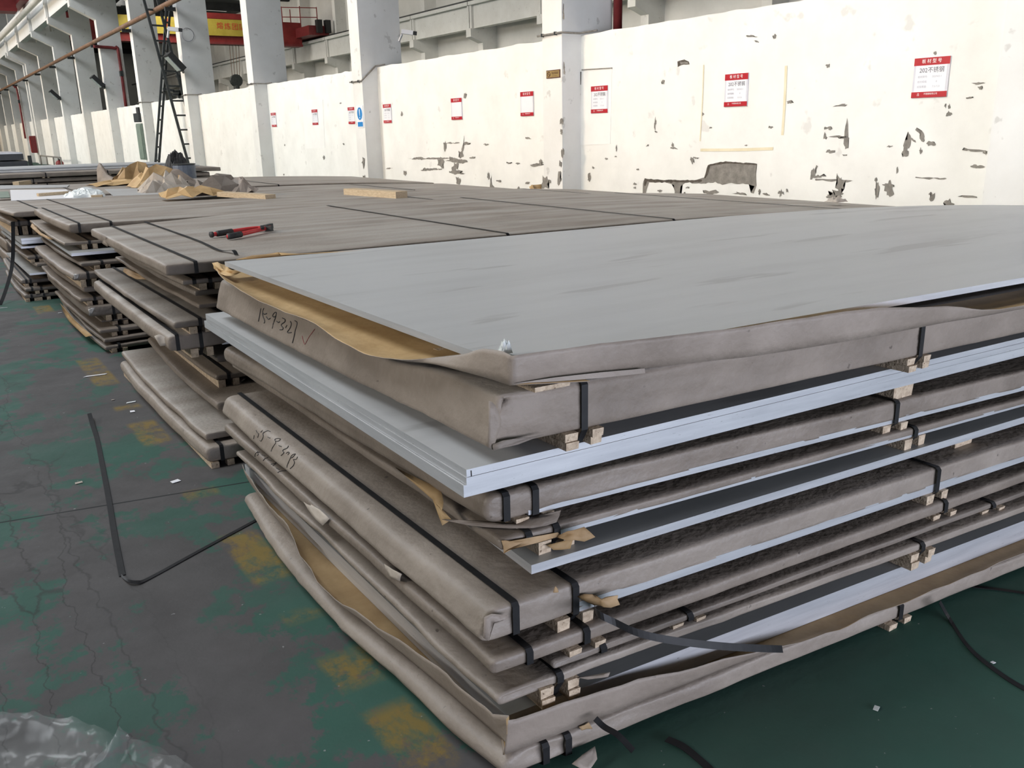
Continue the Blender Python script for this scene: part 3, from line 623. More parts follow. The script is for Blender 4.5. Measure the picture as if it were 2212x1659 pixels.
def wrap_mesh(F, rn, ks, bow, amp, seed, fine, sag=.0, strip=0, strip0=.25, re=None, slant=0):
    """paper-wrapped pack: crisp along its long edges (rn), rounded and slack at its left end (re)"""
    L_, W_, zb, zt = F.L, F.W, F.zb, F.zt; h = zt - zb
    rn = min(rn, .3 * h); re = min(re or .42 * h, .46 * h); rs = ks * re
    if fine: ss = [0, rs * .12, rs * .3, rs * .6] + steps(rs, .42, .030) + steps(.42, 2.6, .07)[1:] + steps(2.6, L_ - rs, .4)[1:] + [L_ - rs * .5, L_]; ts = [0, rn * .35, rn] + steps(rn + .015, W_ - rn, .045) + [W_ - rn * .5, W_]
    else: ss = [0, rs * .15, rs * .5] + steps(rs, .5, .06) + steps(.5, L_ - rs, .3)[1:] + [L_]; ts = [0, rn * .4, rn] + steps(rn + .02, W_ - rn, .1) + [W_]
    nzl = max(3, int(h / .012)) if fine else 3
    ws = [0, .08, .2] + [.2 + .6 * k / nzl for k in range(1, nzl)] + [.8, .92, 1]
    idx = {}; vs = []; I, J, K = len(ss) - 1, len(ts) - 1, len(ws) - 1
    def vert(i, j, k):
        key = (i, j, k)
        if key in idx: return idx[key]
        a, t = ss[i], ts[j]
        e0 = max(0., 1 - a / .14); e0 = e0 * e0 * (3 - 2 * e0)
        r = rn + (re - rn) * e0
        # z rows bunch up inside the local rounding radius
        q = ws[k]
        z = zb + (q / .2 * r if q < .2 else (zt - zb - (1 - q) / .2 * r if q > .8 else r + (q - .2) / .6 * (h - 2 * r)))  if q <= .8 else zt - (1 - q) / .2 * r
        ksr = rs / r if a < rs else 1.; kt = rn / r
        ca = min(max(a, rs), L_ - rn); ct = min(max(t, rn), W_ - rn); cz = min(max(z, zb + r), zt - r)
        d = V(((a - ca) / (rs / r if a < rs else rn / r), (t - ct) / kt, z - cz)); n = d.length
        if n > 1e-9: d *= r / n
        a2 = ca + d.x * (rs / r if a < rs else rn / r); t2 = ct + d.y * kt; z2 = cz + d.z
        nrm = d.normalized() if n > 1e-9 else V((0, 0, 1 if k == K else -1))
        a, t, z = a2, t2, z2
        e = max(0., 1 - a / .3); w_ = e * e * (3 - 2 * e)
        q1 = nz(a * 2.6 + seed, t * 2.6, z * 7) * amp
        side = abs(nrm.y)
        if side > .3 and fine:                      # creases pulled across the near face
            q1 -= amp * 2.2 * abs(nz(a * 4.2 + seed, z * 19 + a * 3.1, 2.7)) * (1 + 1.2 * w_) + amp * .8 * abs(nz(a * 11 + seed, z * 34 - a * 5, 7.7))
        if abs(nrm.x) > .3:
            q1 += amp * .8 * (.5 - abs(nz(t * 5.5 + seed, z * 14 + t * 2, 1.3))) + amp * .5 * nz(t * 17 + seed, z * 30, 3)
        a += nrm.x * q1; t += nrm.y * q1 * .8
        z += (q1 * .3 if n < 1e-9 else nrm.z * q1 * .3) if k == K or k == 0 else nrm.z * q1 * .5
        a += slant * (z - zb) / h * w_
        a -= (bow * math.sin(math.pi * min(1, max(0, t / W_))) + .010 * nz(t * 2.3, seed)) * w_
        z += (-sag * .5 + sag * nz(t * 3.3 + seed, 4.4)) * w_
        if strip and ss[i] > strip0:
            lift = zb + strip * min(1, (ss[i] - strip0) / .07) + .0016 * nz(ss[i] * 14, seed)
            z = max(z, lift)
        idx[key] = len(vs); vs.append(F.P(a, t, z)); return idx[key]
    fs = []
    for i in range(I):
        for j in range(J):
            fs.append((vert(i, j, K), vert(i + 1, j, K), vert(i + 1, j + 1, K), vert(i, j + 1, K)))
            fs.append((vert(i, j, 0), vert(i, j + 1, 0), vert(i + 1, j + 1, 0), vert(i + 1, j, 0)))
        for k in range(K):
            fs.append((vert(i, 0, k), vert(i + 1, 0, k), vert(i + 1, 0, k + 1), vert(i, 0, k + 1)))
            fs.append((vert(i, J, k), vert(i, J, k + 1), vert(i + 1, J, k + 1), vert(i + 1, J, k)))
    for j in range(J):
        for k in range(K):
            fs.append((vert(0, j, k), vert(0, j, k + 1), vert(0, j + 1, k + 1), vert(0, j + 1, k)))
            fs.append((vert(I, j, k), vert(I, j + 1, k), vert(I, j + 1, k + 1), vert(I, j, k + 1)))
    return vs, fs
def plate_mesh(F, zb, zt, inset=(0, 0)):
    ss = steps(inset[0], F.L, .35); vs = []; fs = []; mi = []
    for a in ss: vs += [F.P(a, inset[1], zb), F.P(a, F.W, zb), F.P(a, F.W, zt), F.P(a, inset[1], zt)]
    n = len(ss)
    for i in range(n - 1):
        a = 4 * i; b = a + 4
        fs += [(a, a + 1, b + 1, b), (a + 1, a + 2, b + 2, b + 1), (a + 2, a + 3, b + 3, b + 2), (a + 3, a, b, b + 3)]; mi += [0, 1, 0, 1]
    fs += [(0, 3, 2, 1), (4 * n - 4, 4 * n - 3, 4 * n - 2, 4 * n - 1)]; mi += [1, 1]
    return vs, fs, mi
def batten_pair(F, s0, hb, parent, t0=-.006, two=False, single=False, top=None):
    zt = F.zb if top is None else top; out = []
    for d in ((-.058, -.020), (.020, .054)) if not single else ((-.05, .05),):
        for z0, z1 in (((zt - hb, zt - hb * .52), (zt - hb * .50, zt)) if two else ((zt - hb, zt),)):
            a, b = s0 + d[0], s0 + d[1]; jt = random.uniform(-.006, .006)
            vs = [F.P(a, t0 + jt, z0), F.P(b, t0 + jt + .003, z0), F.P(b, F.W, z0), F.P(a, F.W, z0), F.P(a, t0 + jt, z1), F.P(b, t0 + jt, z1), F.P(b, F.W, z1), F.P(a, F.W, z1)]
            out.append(mobj('batten', vs, BOXF, 'batten', parent))
    return out
def strap(F, s0, hb, parent, r=.01, w_=.019):
    o = .0052; r = .006; ln = .004 * random.uniform(-1, 1)
    pts = [(F.W, F.zt + o)] + [(t, F.zt + o) for t in steps(F.W - .1, .12, .35)] + [(r * 1.4, F.zt + o), (r * .35, F.zt - r * .25 + o), (-o, F.zt - r * .9)]
    if hb: pts += [(-o, F.zb + .002), (.010, F.zb - hb * .45), (.022, F.zb - hb + .003), (.2, F.zb - hb + .003)]
    else: pts += [(-o, F.zb + r * .5), (.012, F.zb - .0015), (.12, F.zb - .0015)]
    P = [F.P(s0 + ln * (1 if z < F.zb else 0), t, z) for t, z in pts]
    return ribbon('strap', P, tuple(F.u), w_, 'strap', parent)
BV = {}
def bundle(key, label, c, far, m, zb, zt, L=6.0, r=.02, ks=1.4, bow=.02, amp=.004, sag=.0, mat_='kraft', straps=(), hb=.03, strip=0, strip0=.25, re=None, slant=0, fine=False, two=False, group='', name='wrapped_plate_bundle', pos=None, straps_at=(), flare=0):
    F = Fr(c, far, m, L, zb, zt); F.fl = flare
    t = thing(name, (c[0], c[1], zb - hb if hb else zb), label, 'plate bundle', group)
    seed = sum(ord(q) for q in key) * 1.37
    if strip:
        v, f, mi = plate_mesh(F, zb, zb + strip + .004, (strip0 + .012, .003)); mobj('plate', v, f, ['plate_dull', 'edge'], t, midx=mi)
    v, f = wrap_mesh(F, min(.012, .28 * (zt - zb)), ks, bow, amp, seed, fine, sag, strip, strip0, re or r * .85, slant)
    wo = mobj('wrap', v, f, mat_ if key in ('A2', 'B1', 'C1', 'D1', 'E4', 'B10', 'B5', 'B6') else mat_ + '_clean', t, smooth=True)
    BV[key] = (F, t, v, f)
    for q in straps:
        s0 = F.s_of(q[0], q[1], zt); bt = q[2] if len(q) > 2 else 0
        strap(F, s0, hb if bt else 0, t, min(r, .45 * (zt - zb)))
        if bt: batten_pair(F, s0, hb, t, two=two)
    for s0, bt in straps_at:
        strap(F, s0, hb if bt else 0, t, min(r, .45 * (zt - zb)))
        if bt: batten_pair(F, s0, hb, t, two=two)
    return F, t
def plate(label, c, far, m, zb, zt, L=6.0, group='', mats=('plate', 'edge')):
    F = Fr(c, far, m, L, zb, zt); v, f, mi = plate_mesh(F, zb, zt)
    o = mobj('bare_steel_plate', v, f, list(mats), None, midx=mi); tag(o, label, 'steel plate', group); return F, o
def loose_battens(F, spots, hb, lab, t0=-.004, top=None, t1=None):
    for k, s0 in enumerate(spots):
        zt = F.zb if top is None else top
        te = t1 or F.W; a, b = s0 - .05, s0 + .05; z0, z1 = zt - hb, zt; tt = t0 if not isinstance(t0, (list, tuple)) else t0[k]
        vs = [F.P(a, tt, z0), F.P(b, tt + .004, z0), F.P(b, te, z0), F.P(a, te, z0), F.P(a, tt, z1), F.P(b, tt, z1), F.P(b, te, z1), F.P(a, te, z1)]
        o = mobj('wooden_batten', vs, BOXF, 'batten'); tag(o, lab[k], 'batten')
def flap(name, pts, m, parent, th=.0012, lift=.0, label=None):
    """small torn tongue of paper: polygon of world points, slightly curled"""
    pts = [V(p) for p in pts]; c = sum(pts, V()) / len(pts) + V((0, 0, lift))
    ring = []
    for i, p in enumerate(pts):
        q = pts[(i + 1) % len(pts)]; ring += [p, p.lerp(q, .5) + V((nz(p.x * 40, p.y * 40), nz(p.y * 40, p.z * 40), nz(p.z * 40, p.x * 40))) * .006]
    n = len(ring); mid = [p.lerp(c, .5) + V((0, 0, lift * .6 + .003 * nz(p.x * 60, p.y * 60, 3))) for p in ring]
    vs = ring + mid + [c]; fs = [(i, (i + 1) % n, n + (i + 1) % n, n + i) for i in range(n)] + [(n + i, n + (i + 1) % n, 2 * n) for i in range(n)]
    o = mobj(name, vs, fs, m, parent, smooth=True, solid=th)
    if label: o['label'] = label
    return o

GA, GB, GC, GD, GE, GF = ['sheet bundles in the %s stack' % q for q in ('nearest', 'second', 'third', 'fourth', 'fifth', 'farthest')]
mA = -.068
# ---- nearest stack, bottom to top
bundle('A11', 'bottom kraft-wrapped bundle of the nearest stack, bulging onto the floor', (.955, 1.50), (.952, 3.52), -.095, .02, .076, r=.03, ks=1.6, bow=.065, amp=.007, mat_='kraft_pale', straps=((1168, 1600), (1224, 1588), (1962, 1312, 1)), hb=.02, fine=True, group=GA)
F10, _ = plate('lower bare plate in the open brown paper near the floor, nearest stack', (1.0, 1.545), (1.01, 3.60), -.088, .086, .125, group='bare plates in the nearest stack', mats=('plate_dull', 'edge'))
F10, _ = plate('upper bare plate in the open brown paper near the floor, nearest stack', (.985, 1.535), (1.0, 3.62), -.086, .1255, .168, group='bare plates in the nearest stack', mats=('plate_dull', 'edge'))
bundle('A9', 'thin wrapped bundle on tall battens directly above the open brown paper', (.958, 1.522), (.968, 3.62), -.092, .222, .246, r=.010, ks=1.8, bow=.01, amp=.005, sag=.012, mat_='kraft_pale', straps=((1216, 1462, 1), (1986, 1172, 1)), hb=.052, fine=True, two=True, group=GA)
bundle('A9a', 'thinnest wrapped bundle, set back from the stack corner, nearest stack', (1.115, 1.515), (1.12, 3.55), -.075, .256, .274, r=.008, ks=1.4, bow=.0, amp=.004, mat_='kraft_dark', straps=((1292, 1388), (1482, 1322, 1), (2132, 1083, 1)), hb=.010, fine=True, group=GA)
bundle('A8', 'thin kraft bundle scrawled with a number under the thick lettered bundle', (.950, 1.538), (.962, 3.74), -.068, .290, .330, r=.014, ks=1.7, bow=.0, amp=.003, mat_='kraft', straps=((1128, 1392), (1250, 1348, 1), (2033, 1080, 1)), hb=.016, fine=True, group=GA)
bundle('A7', 'thick kraft bundle marked 15-9-3693, middle of the nearest stack', (.945, 1.572), (.960, 3.77), -.074, .362, .445, r=.03, re=.022, slant=.03, ks=1.5, bow=.008, amp=.004, mat_='kraft_pale', straps=((1103, 1298), (1222, 1250, 1), (2020, 1010, 1)), hb=.032, strip=.024, strip0=.26, fine=True, group=GA)
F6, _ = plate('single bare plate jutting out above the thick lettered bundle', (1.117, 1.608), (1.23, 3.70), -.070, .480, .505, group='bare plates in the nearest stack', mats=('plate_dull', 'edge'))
loose_battens(F6, (F6.s_of(2092, 945, .48), .62), .035, ('pale wooden batten under the jutting bare plate at the right edge', 'pale wooden batten hidden deep under the jutting bare plate'), t0=(.03, .5))
bundle('A5', 'thin kraft bundle with torn tan paper at its strapped corner, nearest stack', (1.060, 1.656), (1.066, 3.87), -.085, .540, .570, r=.011, ks=1.4, bow=.0, amp=.003, mat_='kraft', straps=((1138, 1150), (1200, 1135, 1), (1977, 925, 1)), hb=.035, strip=.009, strip0=.03, fine=True, group=GA)
bundle('A4', 'wrapped bundle under the bare twin plates with a white steel edge below', (1.058, 1.700), (1.0, 3.76), -.100, .595, .670, r=.028, ks=1.7, bow=.0, amp=.005, mat_='kraft', straps=((1100, 1072), (1165, 1058, 1), (1955, 872, 1)), hb=.025, strip=.014, strip0=.10, fine=True, group=GA)
F3, _ = plate('lowest of the three bare plates stacked together, sticking out left', (.950, 1.640), (.990, 3.97), -.058, .720, .7505, group='bare plates in the nearest stack')
F3b, _ = plate('middle of the three bare plates stacked together in the nearest stack', (.955, 1.634), (.990, 3.93), -.056, .752, .771, group='bare plates in the nearest stack')
F3c, _ = plate('uppermost of the three bare plates stacked together in the nearest stack', (.957, 1.636), (.987, 3.92), -.056, .7715, .790, group='bare plates in the nearest stack')
loose_battens(F3, (F3.s_of(1955, 828, .72), .55), .05, ('tall pale batten under the three bare plates near the right edge', 'tall batten hidden deep under the three bare plates'), t0=(.02, .5))
F2, A2 = bundle('A2', 'thickest wrapped bundle, marked 15-9-3.27 with a tick, just below the top plate', (1.010, 1.616), (1.0, 3.80), -.078, .832, .955, r=.03, re=.013, slant=.035, ks=1.2, bow=.006, amp=.006, sag=.004, mat_='kraft', straps=((1262, 826, 1), (2066, 700, 1)), hb=.042, fine=True, two=True, group=GA)
F1, _ = plate('big bare grey plate lying on top of the nearest stack', (1.050, 1.566), (1.038, 3.71), -.068, 1.021, 1.040, L=6.1, group='bare plates in the nearest stack')
Fi, _ = plate('bare plates hidden under the top plate of the nearest stack', (1.24, 1.72), (1.24, 3.55), -.068, .985, 1.020, L=5.7, group='bare plates in the nearest stack', mats=('plate_dull', 'edge'))
loose_battens(Fi, (-.065, 2.9), .012, ('flat batten peeping out under the open paper above the first strap', 'flat batten hidden under the open paper further right'), t0=(-.135, .2), top=.968, t1=.35)

# handwriting on the bundle ends, laid on the paper surface
def marks(key, strokes, org, k, m, wpx=1.5):
    F, t, v, f = BV[key]; bvh = BVHTree.FromPolygons(v, f); parts = []
    for st in strokes:
        pts = []
        sl = smoothline([V((a, b, 0)) for a, b in st], 4) if len(st) > 2 else [V((a, b, 0)) for a, b in st]
        for p in sl:
            d = ray(org[0] + p.x / k, org[1] + p.y / k); h = bvh.ray_cast(CAM, d)
            if h[0] is not None: pts.append(h[0] + h[1] * .0012 if h[1].dot(d) < 0 else h[0] - d * .0012)
        if len(pts) > 1: parts.append(tubev(pts, .0016 * wpx, 4))
    if parts:
        v, f = merge(parts); o = mobj('marking', v, f, m, t); o['label'] = 'handwritten marker number'; o['kind'] = 'stuff'
marks('A2', [[(490, 290), (460, 440), (430, 605)], [(560, 285), (535, 350), (530, 420), (545, 500), (575, 570), (580, 620), (560, 640)], [(540, 400), (570, 430), (630, 410)], [(620, 490), (665, 550), (715, 525)],
             [(860, 390), (830, 385), (790, 420), (770, 470), (800, 495), (845, 465), (860, 400), (840, 500), (790, 640), (760, 775)], [(865, 595), (900, 625), (940, 610)],
             [(1000, 520), (1060, 550), (1060, 610), (980, 670), (990, 720), (1020, 760), (1000, 795), (940, 800)], [(1110, 690), (1080, 750)], [(1195, 600), (1215, 670), (1180, 770), (1120, 865), (1220, 865)], [(1300, 585), (1350, 620), (1350, 690), (1310, 820), (1280, 970), (1240, 1120)]], (520, 640), 11.06, 'ink', 1.1)
marks('A2', [[(1475, 950), (1500, 1060), (1540, 1145), (1640, 970), (1780, 780)]], (520, 640), 11.06, 'redink', .6)
marks('A7', [[(250, 385), (235, 490)], [(300, 250), (340, 320), (375, 350), (345, 450)], [(480, 250), (430, 310)], [(690, 290), (620, 265), (540, 300), (490, 340), (500, 410), (480, 480), (440, 545), (405, 530)], [(625, 440), (690, 470)],
             [(970, 490), (900, 480), (820, 500), (830, 545), (900, 555), (950, 530), (970, 490)], [(830, 545), (840, 600), (780, 690), (735, 770), (715, 835)], [(920, 670), (1000, 700)], [(1185, 685), (1160, 740), (1050, 790), (1040, 830), (1070, 870), (990, 945)],
             [(1130, 890), (1190, 850), (1215, 880), (1175, 930)], [(1385, 900), (1300, 930), (1255, 1000), (1300, 1000), (1385, 910)], [(1255, 1000), (1200, 1120), (1160, 1220), (1155, 1280)], [(1440, 985), (1410, 1050), (1330, 1060), (1360, 1130), (1330, 1220), (1240, 1310)]], (530, 910), 12.76, 'ink', .9)
marks('A8', [[(270, 975), (280, 900), (350, 840)], [(400, 850), (340, 880), (370, 910), (330, 940)], [(455, 925), (540, 965)], [(495, 1090), (550, 1030), (630, 1010)], [(630, 1065), (720, 1095)], [(710, 1190), (800, 1180), (850, 1140)], [(760, 1235), (840, 1190)], [(850, 1290), (940, 1340)], [(900, 1420), (980, 1380), (1140, 1370)]], (530, 910), 12.76, 'ink', .9)
ribbon('ink_tick', [F3c.P(.012, -.001, .786), F3c.P(.0125, -.001, .765)], tuple(F3c.u), .002, 'ink', bpy.data.objects['bare_steel_plate.005'] if 'bare_steel_plate.005' in bpy.data.objects else None)

# opened paper wrappers
def wrapper(name, label, lipL, baseL, innL, lipR, baseR, innR, bulge, outer='kraft_pale', inner='tan'):
    vs = []; fs = []; rows = []
    def strip(lip, base, inn, out):
        sl, sb, si = smoothline(lip, 5), smoothline(base, 5), smoothline(inn, 5)
        rr = []
        for k, (a, b, c) in enumerate(zip(sl, sb, si)):
            w1 = nz(a.x * 7, a.y * 7, 1) * .012 + nz(a.x * 21, a.y * 21, 4) * .004; row = []
            for q in (0, .3, .6, .85, 1):
                p = b.lerp(a, q) + out * (bulge * math.sin(math.pi * q) * min(1, (a - b).length / .05) + w1 * q); row.append(p)
            row.insert(0, b.lerp(c, .5)); row.insert(0, c)
            ids = []
            for p in row: ids.append(len(vs)); vs.append(p)
            rr.append(ids)
        for k in range(len(rr) - 1):
            for j in range(len(rr[k]) - 1): fs.append((rr[k][j], rr[k + 1][j], rr[k + 1][j + 1], rr[k][j + 1]))
        return rr
    a = strip(lipL, baseL, innL, V((-1, 0, 0))); b = strip(lipR, baseR, innR, V((0, -1, 0)))
    for j in range(2, len(a[-1]) - 1): fs.append((a[-1][j], b[0][j], b[0][j + 1], a[-1][j + 1]))
    o = mobj(name, vs, fs, [outer, inner], None, smooth=True, solid=.0016); tag(o, label, 'wrapping paper'); return o
lipL = [atz(466, 570, 1.02), atz(478, 598, .99), atz(560, 650, .98), atz(660, 690, .974), atz(740, 740, .966), atz(800, 768, .963), atz(870, 777, .985), atx(940, 772, 1.01), atx(1000, 765, 1.022), atx(1045, 753, 1.03), atx(1085, 760, 1.034)]
baseL = [p + V((.05, -.02, -.03)) for p in lipL[:6]] + [atx(868, 779, .985), atx(935, 786, 1.0), atx(1000, 802, 1.015), atx(1055, 817, 1.025), V((1.032, 1.556, 1.000))]
for p in baseL: p.z = max(p.z, .960)
innL = [V((1.26, p.y, .968)) for p in baseL]
lipR = [aty(1104, 768, 1.55), aty(1200, 755, 1.54), aty(1300, 742, 1.53), aty(1420, 728, 1.515), aty(1560, 712, 1.495), aty(1660, 697, 1.48), aty(1870, 668, 1.43), aty(2050, 662, 1.40), aty(2212, 660, 1.36), V((4.2, 1.28, .985)), V((5.6, 1.2, .96)), V((7.0, 1.1, .89))]
baseR = [V((p.x, p.y + .012, droop(p.x, .960 + .042 * max(0, 1 - (p.x - 1.03) / .75)))) for p in lipR]
baseR[0] = V((1.034, 1.552, 1.001))
innR = [V((max(p.x, 1.12), p.y + .16, droop(p.x, .968))) for p in baseR]
wrapper('open_paper_wrapper', 'opened tan-lined kraft paper turned up around the top plate', lipL, baseL, innL, lipR, baseR, innR, .003)
# the folded-back tongue of that paper along the near edge, a curl at its far corner
o = mobj('paper_tongue', [aty(1112, 828, 1.548), aty(1200, 815, 1.537), aty(1300, 804, 1.525), aty(1392, 796, 1.513), aty(1393, 806, 1.510), aty(1300, 816, 1.522), aty(1200, 824, 1.535)], [(0, 1, 6), (1, 2, 5, 6), (2, 3, 4, 5)], 'kraft_pale', bpy.data.objects['open_paper_wrapper'], solid=.003)
cp = [atz(*q) for q in ((462, 580, 1.0), (458, 568, 1.03), (470, 566, 1.035), (485, 572, 1.02), (498, 582, 1.01), (520, 588, .998), (500, 596, .992), (478, 592, .992))]
flap('corner_curl', cp, 'tan', bpy.data.objects['open_paper_wrapper'], lift=-.01)
flap('far_edge_lip', [atz(510, 561, 1.035), atz(545, 552, 1.05), atz(600, 545, 1.055), atz(607, 551, 1.045), atz(900, 535, 1.035), atz(700, 548, 1.03)], 'tan', bpy.data.objects['open_paper_wrapper'])
lipL = [atx(524, 1003, .975), atx(540, 1030, .965), atx(575, 1082, .95), atx(620, 1135, .935), atx(660, 1215, .905), atx(710, 1280, .885), atx(800, 1342, .915), atx(900, 1410, .935), atx(1000, 1488, .95), atx(1070, 1540, .957)]
baseL = [V((p.x + .03, p.y, .083)) for p in lipL]
baseL[4].x = .935; baseL[5].x = .93
innL = [V((1.2, p.y, .085)) for p in lipL]
lipR = [atx(1096, 1543, .964), aty(1110, 1550, 1.497), aty(1300, 1490, 1.468), aty(1500, 1440, 1.432), aty(1660, 1403, 1.398), aty(1812, 1360, 1.378), aty(1900, 1322, 1.364), aty(2050, 1262, 1.335), aty(2212, 1195, 1.296), V((4.2, 1.18, .09)), V((6.9, .925, .09))]
baseR = [V((max(.962, p.x), max(p.y + .012, 1.508 - .092 * (p.x - .96)), .084)) for p in lipR]
innR = [V((max(p.x, 1.06), p.y + .16, .085)) for p in baseR]
wrapper('open_paper_wrapper', 'opened brown kraft paper around the bare plates near the floor', lipL, baseL, innL, lipR, baseR, innR, .006, inner='brown')
# torn bits of paper on the nearest stack, each a part of its bundle
t4 = BV['A4'][1]; t5 = BV['A5'][1]; t7 = BV['A7'][1]; t8 = BV['A8'][1]
F4 = BV['A4'][0]; F5 = BV['A5'][0]; F7 = BV['A7'][0]
flap('torn_flap', [atz(855, 1010, .62), atz(950, 1055, .615), atz(958, 1085, .60), atz(952, 1110, .585), atz(975, 1122, .585), atz(955, 1135, .575), atz(948, 1085, .59), atz(900, 1045, .6)], 'brown', t4, label='torn brown paper tongue')
flap('torn_flap', [atz(955, 1122, .586), atz(1000, 1130, .584), atz(1060, 1137, .583), atz(1150, 1138, .582), atz(1195, 1125, .588), atz(1212, 1102, .600), atz(1202, 1128, .583), atz(1150, 1140.5, .580), atz(1050, 1138.5, .581), atz(985, 1129, .583)], 'kraft_clean', t4)
flap('torn_flap', [aty(1200, 1160, 1.640), aty(1225, 1148, 1.61), aty(1262, 1138, 1.59), aty(1286, 1160, 1.57), aty(1262, 1170, 1.58), aty(1225, 1168, 1.60)], 'tan_scrap', t5, lift=.006, label='torn tan paper tongue')
flap('torn_flap', [aty(1083, 1168, 1.655), aty(1100, 1170, 1.645), aty(1205, 1150, 1.636), aty(1210, 1158, 1.636), aty(1100, 1188, 1.645), aty(1088, 1196, 1.652)], 'tan_scrap', t5)
flap('torn_flap', [aty(1180, 1178, 1.63), aty(1240, 1162, 1.61), aty(1232, 1185, 1.605), aty(1195, 1188, 1.62)], 'brown', t5)
flap('torn_flap', [aty(1245, 1288, 1.548), aty(1280, 1284, 1.53), aty(1300, 1298, 1.50), aty(1335, 1286, 1.50), aty(1339, 1306, 1.50), aty(1305, 1312, 1.505), aty(1285, 1308, 1.53)], 'tan_scrap', t7, lift=.004, label='torn tan paper tongue')
flap('torn_flap', [aty(1195, 1280, 1.547), aty(1200, 1266, 1.545), aty(1207, 1279, 1.545)], 'tan_scrap', t7)
flap('torn_flap', [atx(655, 1082, .955), atx(690, 1100, .952), atx(712, 1120, .95), atx(697, 1135, .94), atx(675, 1115, .945)], 'paper_white', t8, label='pale torn paper')
flap('torn_flap', [atx(830, 1218, .955), atx(868, 1240, .95), atx(864, 1255, .948), atx(840, 1245, .95)], 'paper_white', t8)
flap('torn_flap', [aty(1240, 1465, 1.50), aty(1300, 1455, 1.47), aty(1318, 1452, 1.45), aty(1314, 1462, 1.45), aty(1270, 1468, 1.48)], 'kraft_pale', BV['A9'][1])
flap('torn_flap', [aty(1250, 1570, 1.482), aty(1272, 1560, 1.478), aty(1280, 1574, 1.478), aty(1256, 1578, 1.48)], 'tan_scrap', BV['A11'][1])
flap('torn_flap', [atz(1235, 1650, .03), atz(1285, 1612, .035), atz(1290, 1640, .02), atz(1270, 1668, .012)], 'kraft_pale', BV['A11'][1])
o = mobj('wood_splinter', *beamv(aty(2108, 948, 1.53), aty(2122, 978, 1.50), .006, .006), 'wood'); tag(o, 'thin pale wood splinter leaning beside the batten at the right edge', 'splinter')

flap('end_fold', [aty(1056, 866, 1.607), aty(1070, 875, 1.605), aty(1083, 906, 1.602), aty(1076, 936, 1.604), aty(1064, 972, 1.607), aty(1054, 966, 1.609)], 'kraft', A2, label='folded paper edge at the corner')
flap('end_fold', [aty(1064, 960, 1.604), aty(1110, 948, 1.596), aty(1175, 938, 1.592), aty(1120, 960, 1.592), aty(1066, 973, 1.602)], 'kraft_dark', A2)
flap('end_fold', [aty(1046, 1334, 1.560), aty(1062, 1326, 1.556), aty(1098, 1330, 1.552), aty(1092, 1338, 1.552), aty(1068, 1346, 1.554), aty(1056, 1384, 1.558), aty(1044, 1378, 1.562)], 'kraft_pale', t7, label='folded paper edge at the corner')
# ---- second stack
sB = dict(group=GB)
mB = -.045
def B(key, label, c, far, zb, zt, **k):
    k.setdefault('m', mB); k.setdefault('group', GB); m = k.pop('m'); return bundle(key, label, c, far, m, zb, zt, **k)
B('B11', 'bottom wrapped bundle of the second stack, lying on the floor', (.960, 4.10), (.966, 6.20), .03, .105, r=.028, ks=1.5, bow=.03, amp=.006, mat_='kraft_pale', straps=((487, 972, 1),), hb=.03)
B('B10', 'dusty wrapped bundle, second from the floor in the second stack', (.978, 4.17), (.995, 6.27), .118, .155, r=.016, ks=1.4, bow=.02, amp=.006, mat_='kraft', straps_at=((.45, 0), (1.4, 0)), hb=.010)
B('B9', 'long wrapped bundle set back above the two lowest of the second stack', (1.09, 4.34), (1.149, 6.16), .205, .25, r=.02, ks=1.4, bow=.02, amp=.006, mat_='kraft', straps_at=((.6, 1), (2.6, 1)), hb=.05)
B('B8', 'thin wrapped bundle with one strap low in the second stack', (1.175, 4.607), (1.20, 6.5), .290, .320, r=.012, amp=.004, mat_='kraft', straps=((492, 806, 1),), hb=.04)
B('B7', 'short wrapped bundle on battens beneath the one with the white steel edge', (1.21, 4.69), (1.23, 6.6), .365, .41, r=.018, amp=.005, mat_='kraft_dark', straps_at=((.5, 1),), hb=.045)
B('B6', 'wrapped bundle with two straps and a pale torn corner, second stack', (.945, 4.535), (.958, 6.75), .500, .580, r=.026, ks=1.5, bow=.01, amp=.005, mat_='kraft', straps=((393, 733), (438, 722, 1)), hb=.045, strip=.024)
B('B5', 'dusty dark-topped wrapped bundle with a curl of tan paper on it, second stack', (.978, 4.53), (.978, 6.81), .614, .650, r=.016, ks=1.6, bow=.01, amp=.005, mat_='kraft_dark', straps=((433, 690, 1),), hb=.034)
B('B4', 'wrapped bundle set back above the tan paper curl, second stack', (1.128, 4.606), (1.165, 6.95), .686, .710, r=.010, amp=.004, mat_='kraft', straps_at=((.6, 1),), hb=.036)
B('B3', 'third wrapped bundle from the top of the second stack', (1.128, 4.624), (1.15, 6.9), .750, .780, r=.012, amp=.004, mat_='kraft_dark', straps_at=((.25, 0), (.8, 1)), hb=.04)
B('B2', 'wrapped bundle right below the top one of the second stack', (1.07, 4.621), (1.09, 6.8), .814, .840, r=.010, amp=.004, mat_='kraft', straps=((418, 603), (449, 598, 1)), hb=.034)
FB1, tB1 = B('B1', 'top wrapped bundle of the second stack, bolt cutters lying on it', (.948, 4.415), (.970, 6.60), .900, .955, r=.016, ks=1.5, bow=.0, amp=.004, mat_='kraft', m=-.06, flare=.18, straps=((421, 566), (1100, 506), (1505, 478), (2045, 451)), hb=.06, L=6.1)
batten_pair(FB1, .5, .06, tB1); batten_pair(FB1, 3.4, .06, tB1)
flap('torn_flap', [atz(333, 726, .575), atz(345, 722, .58), atz(362, 728, .565), atz(365, 742, .535), atz(346, 748, .52)], 'paper_white', BV['B6'][1], label='pale torn paper corner')
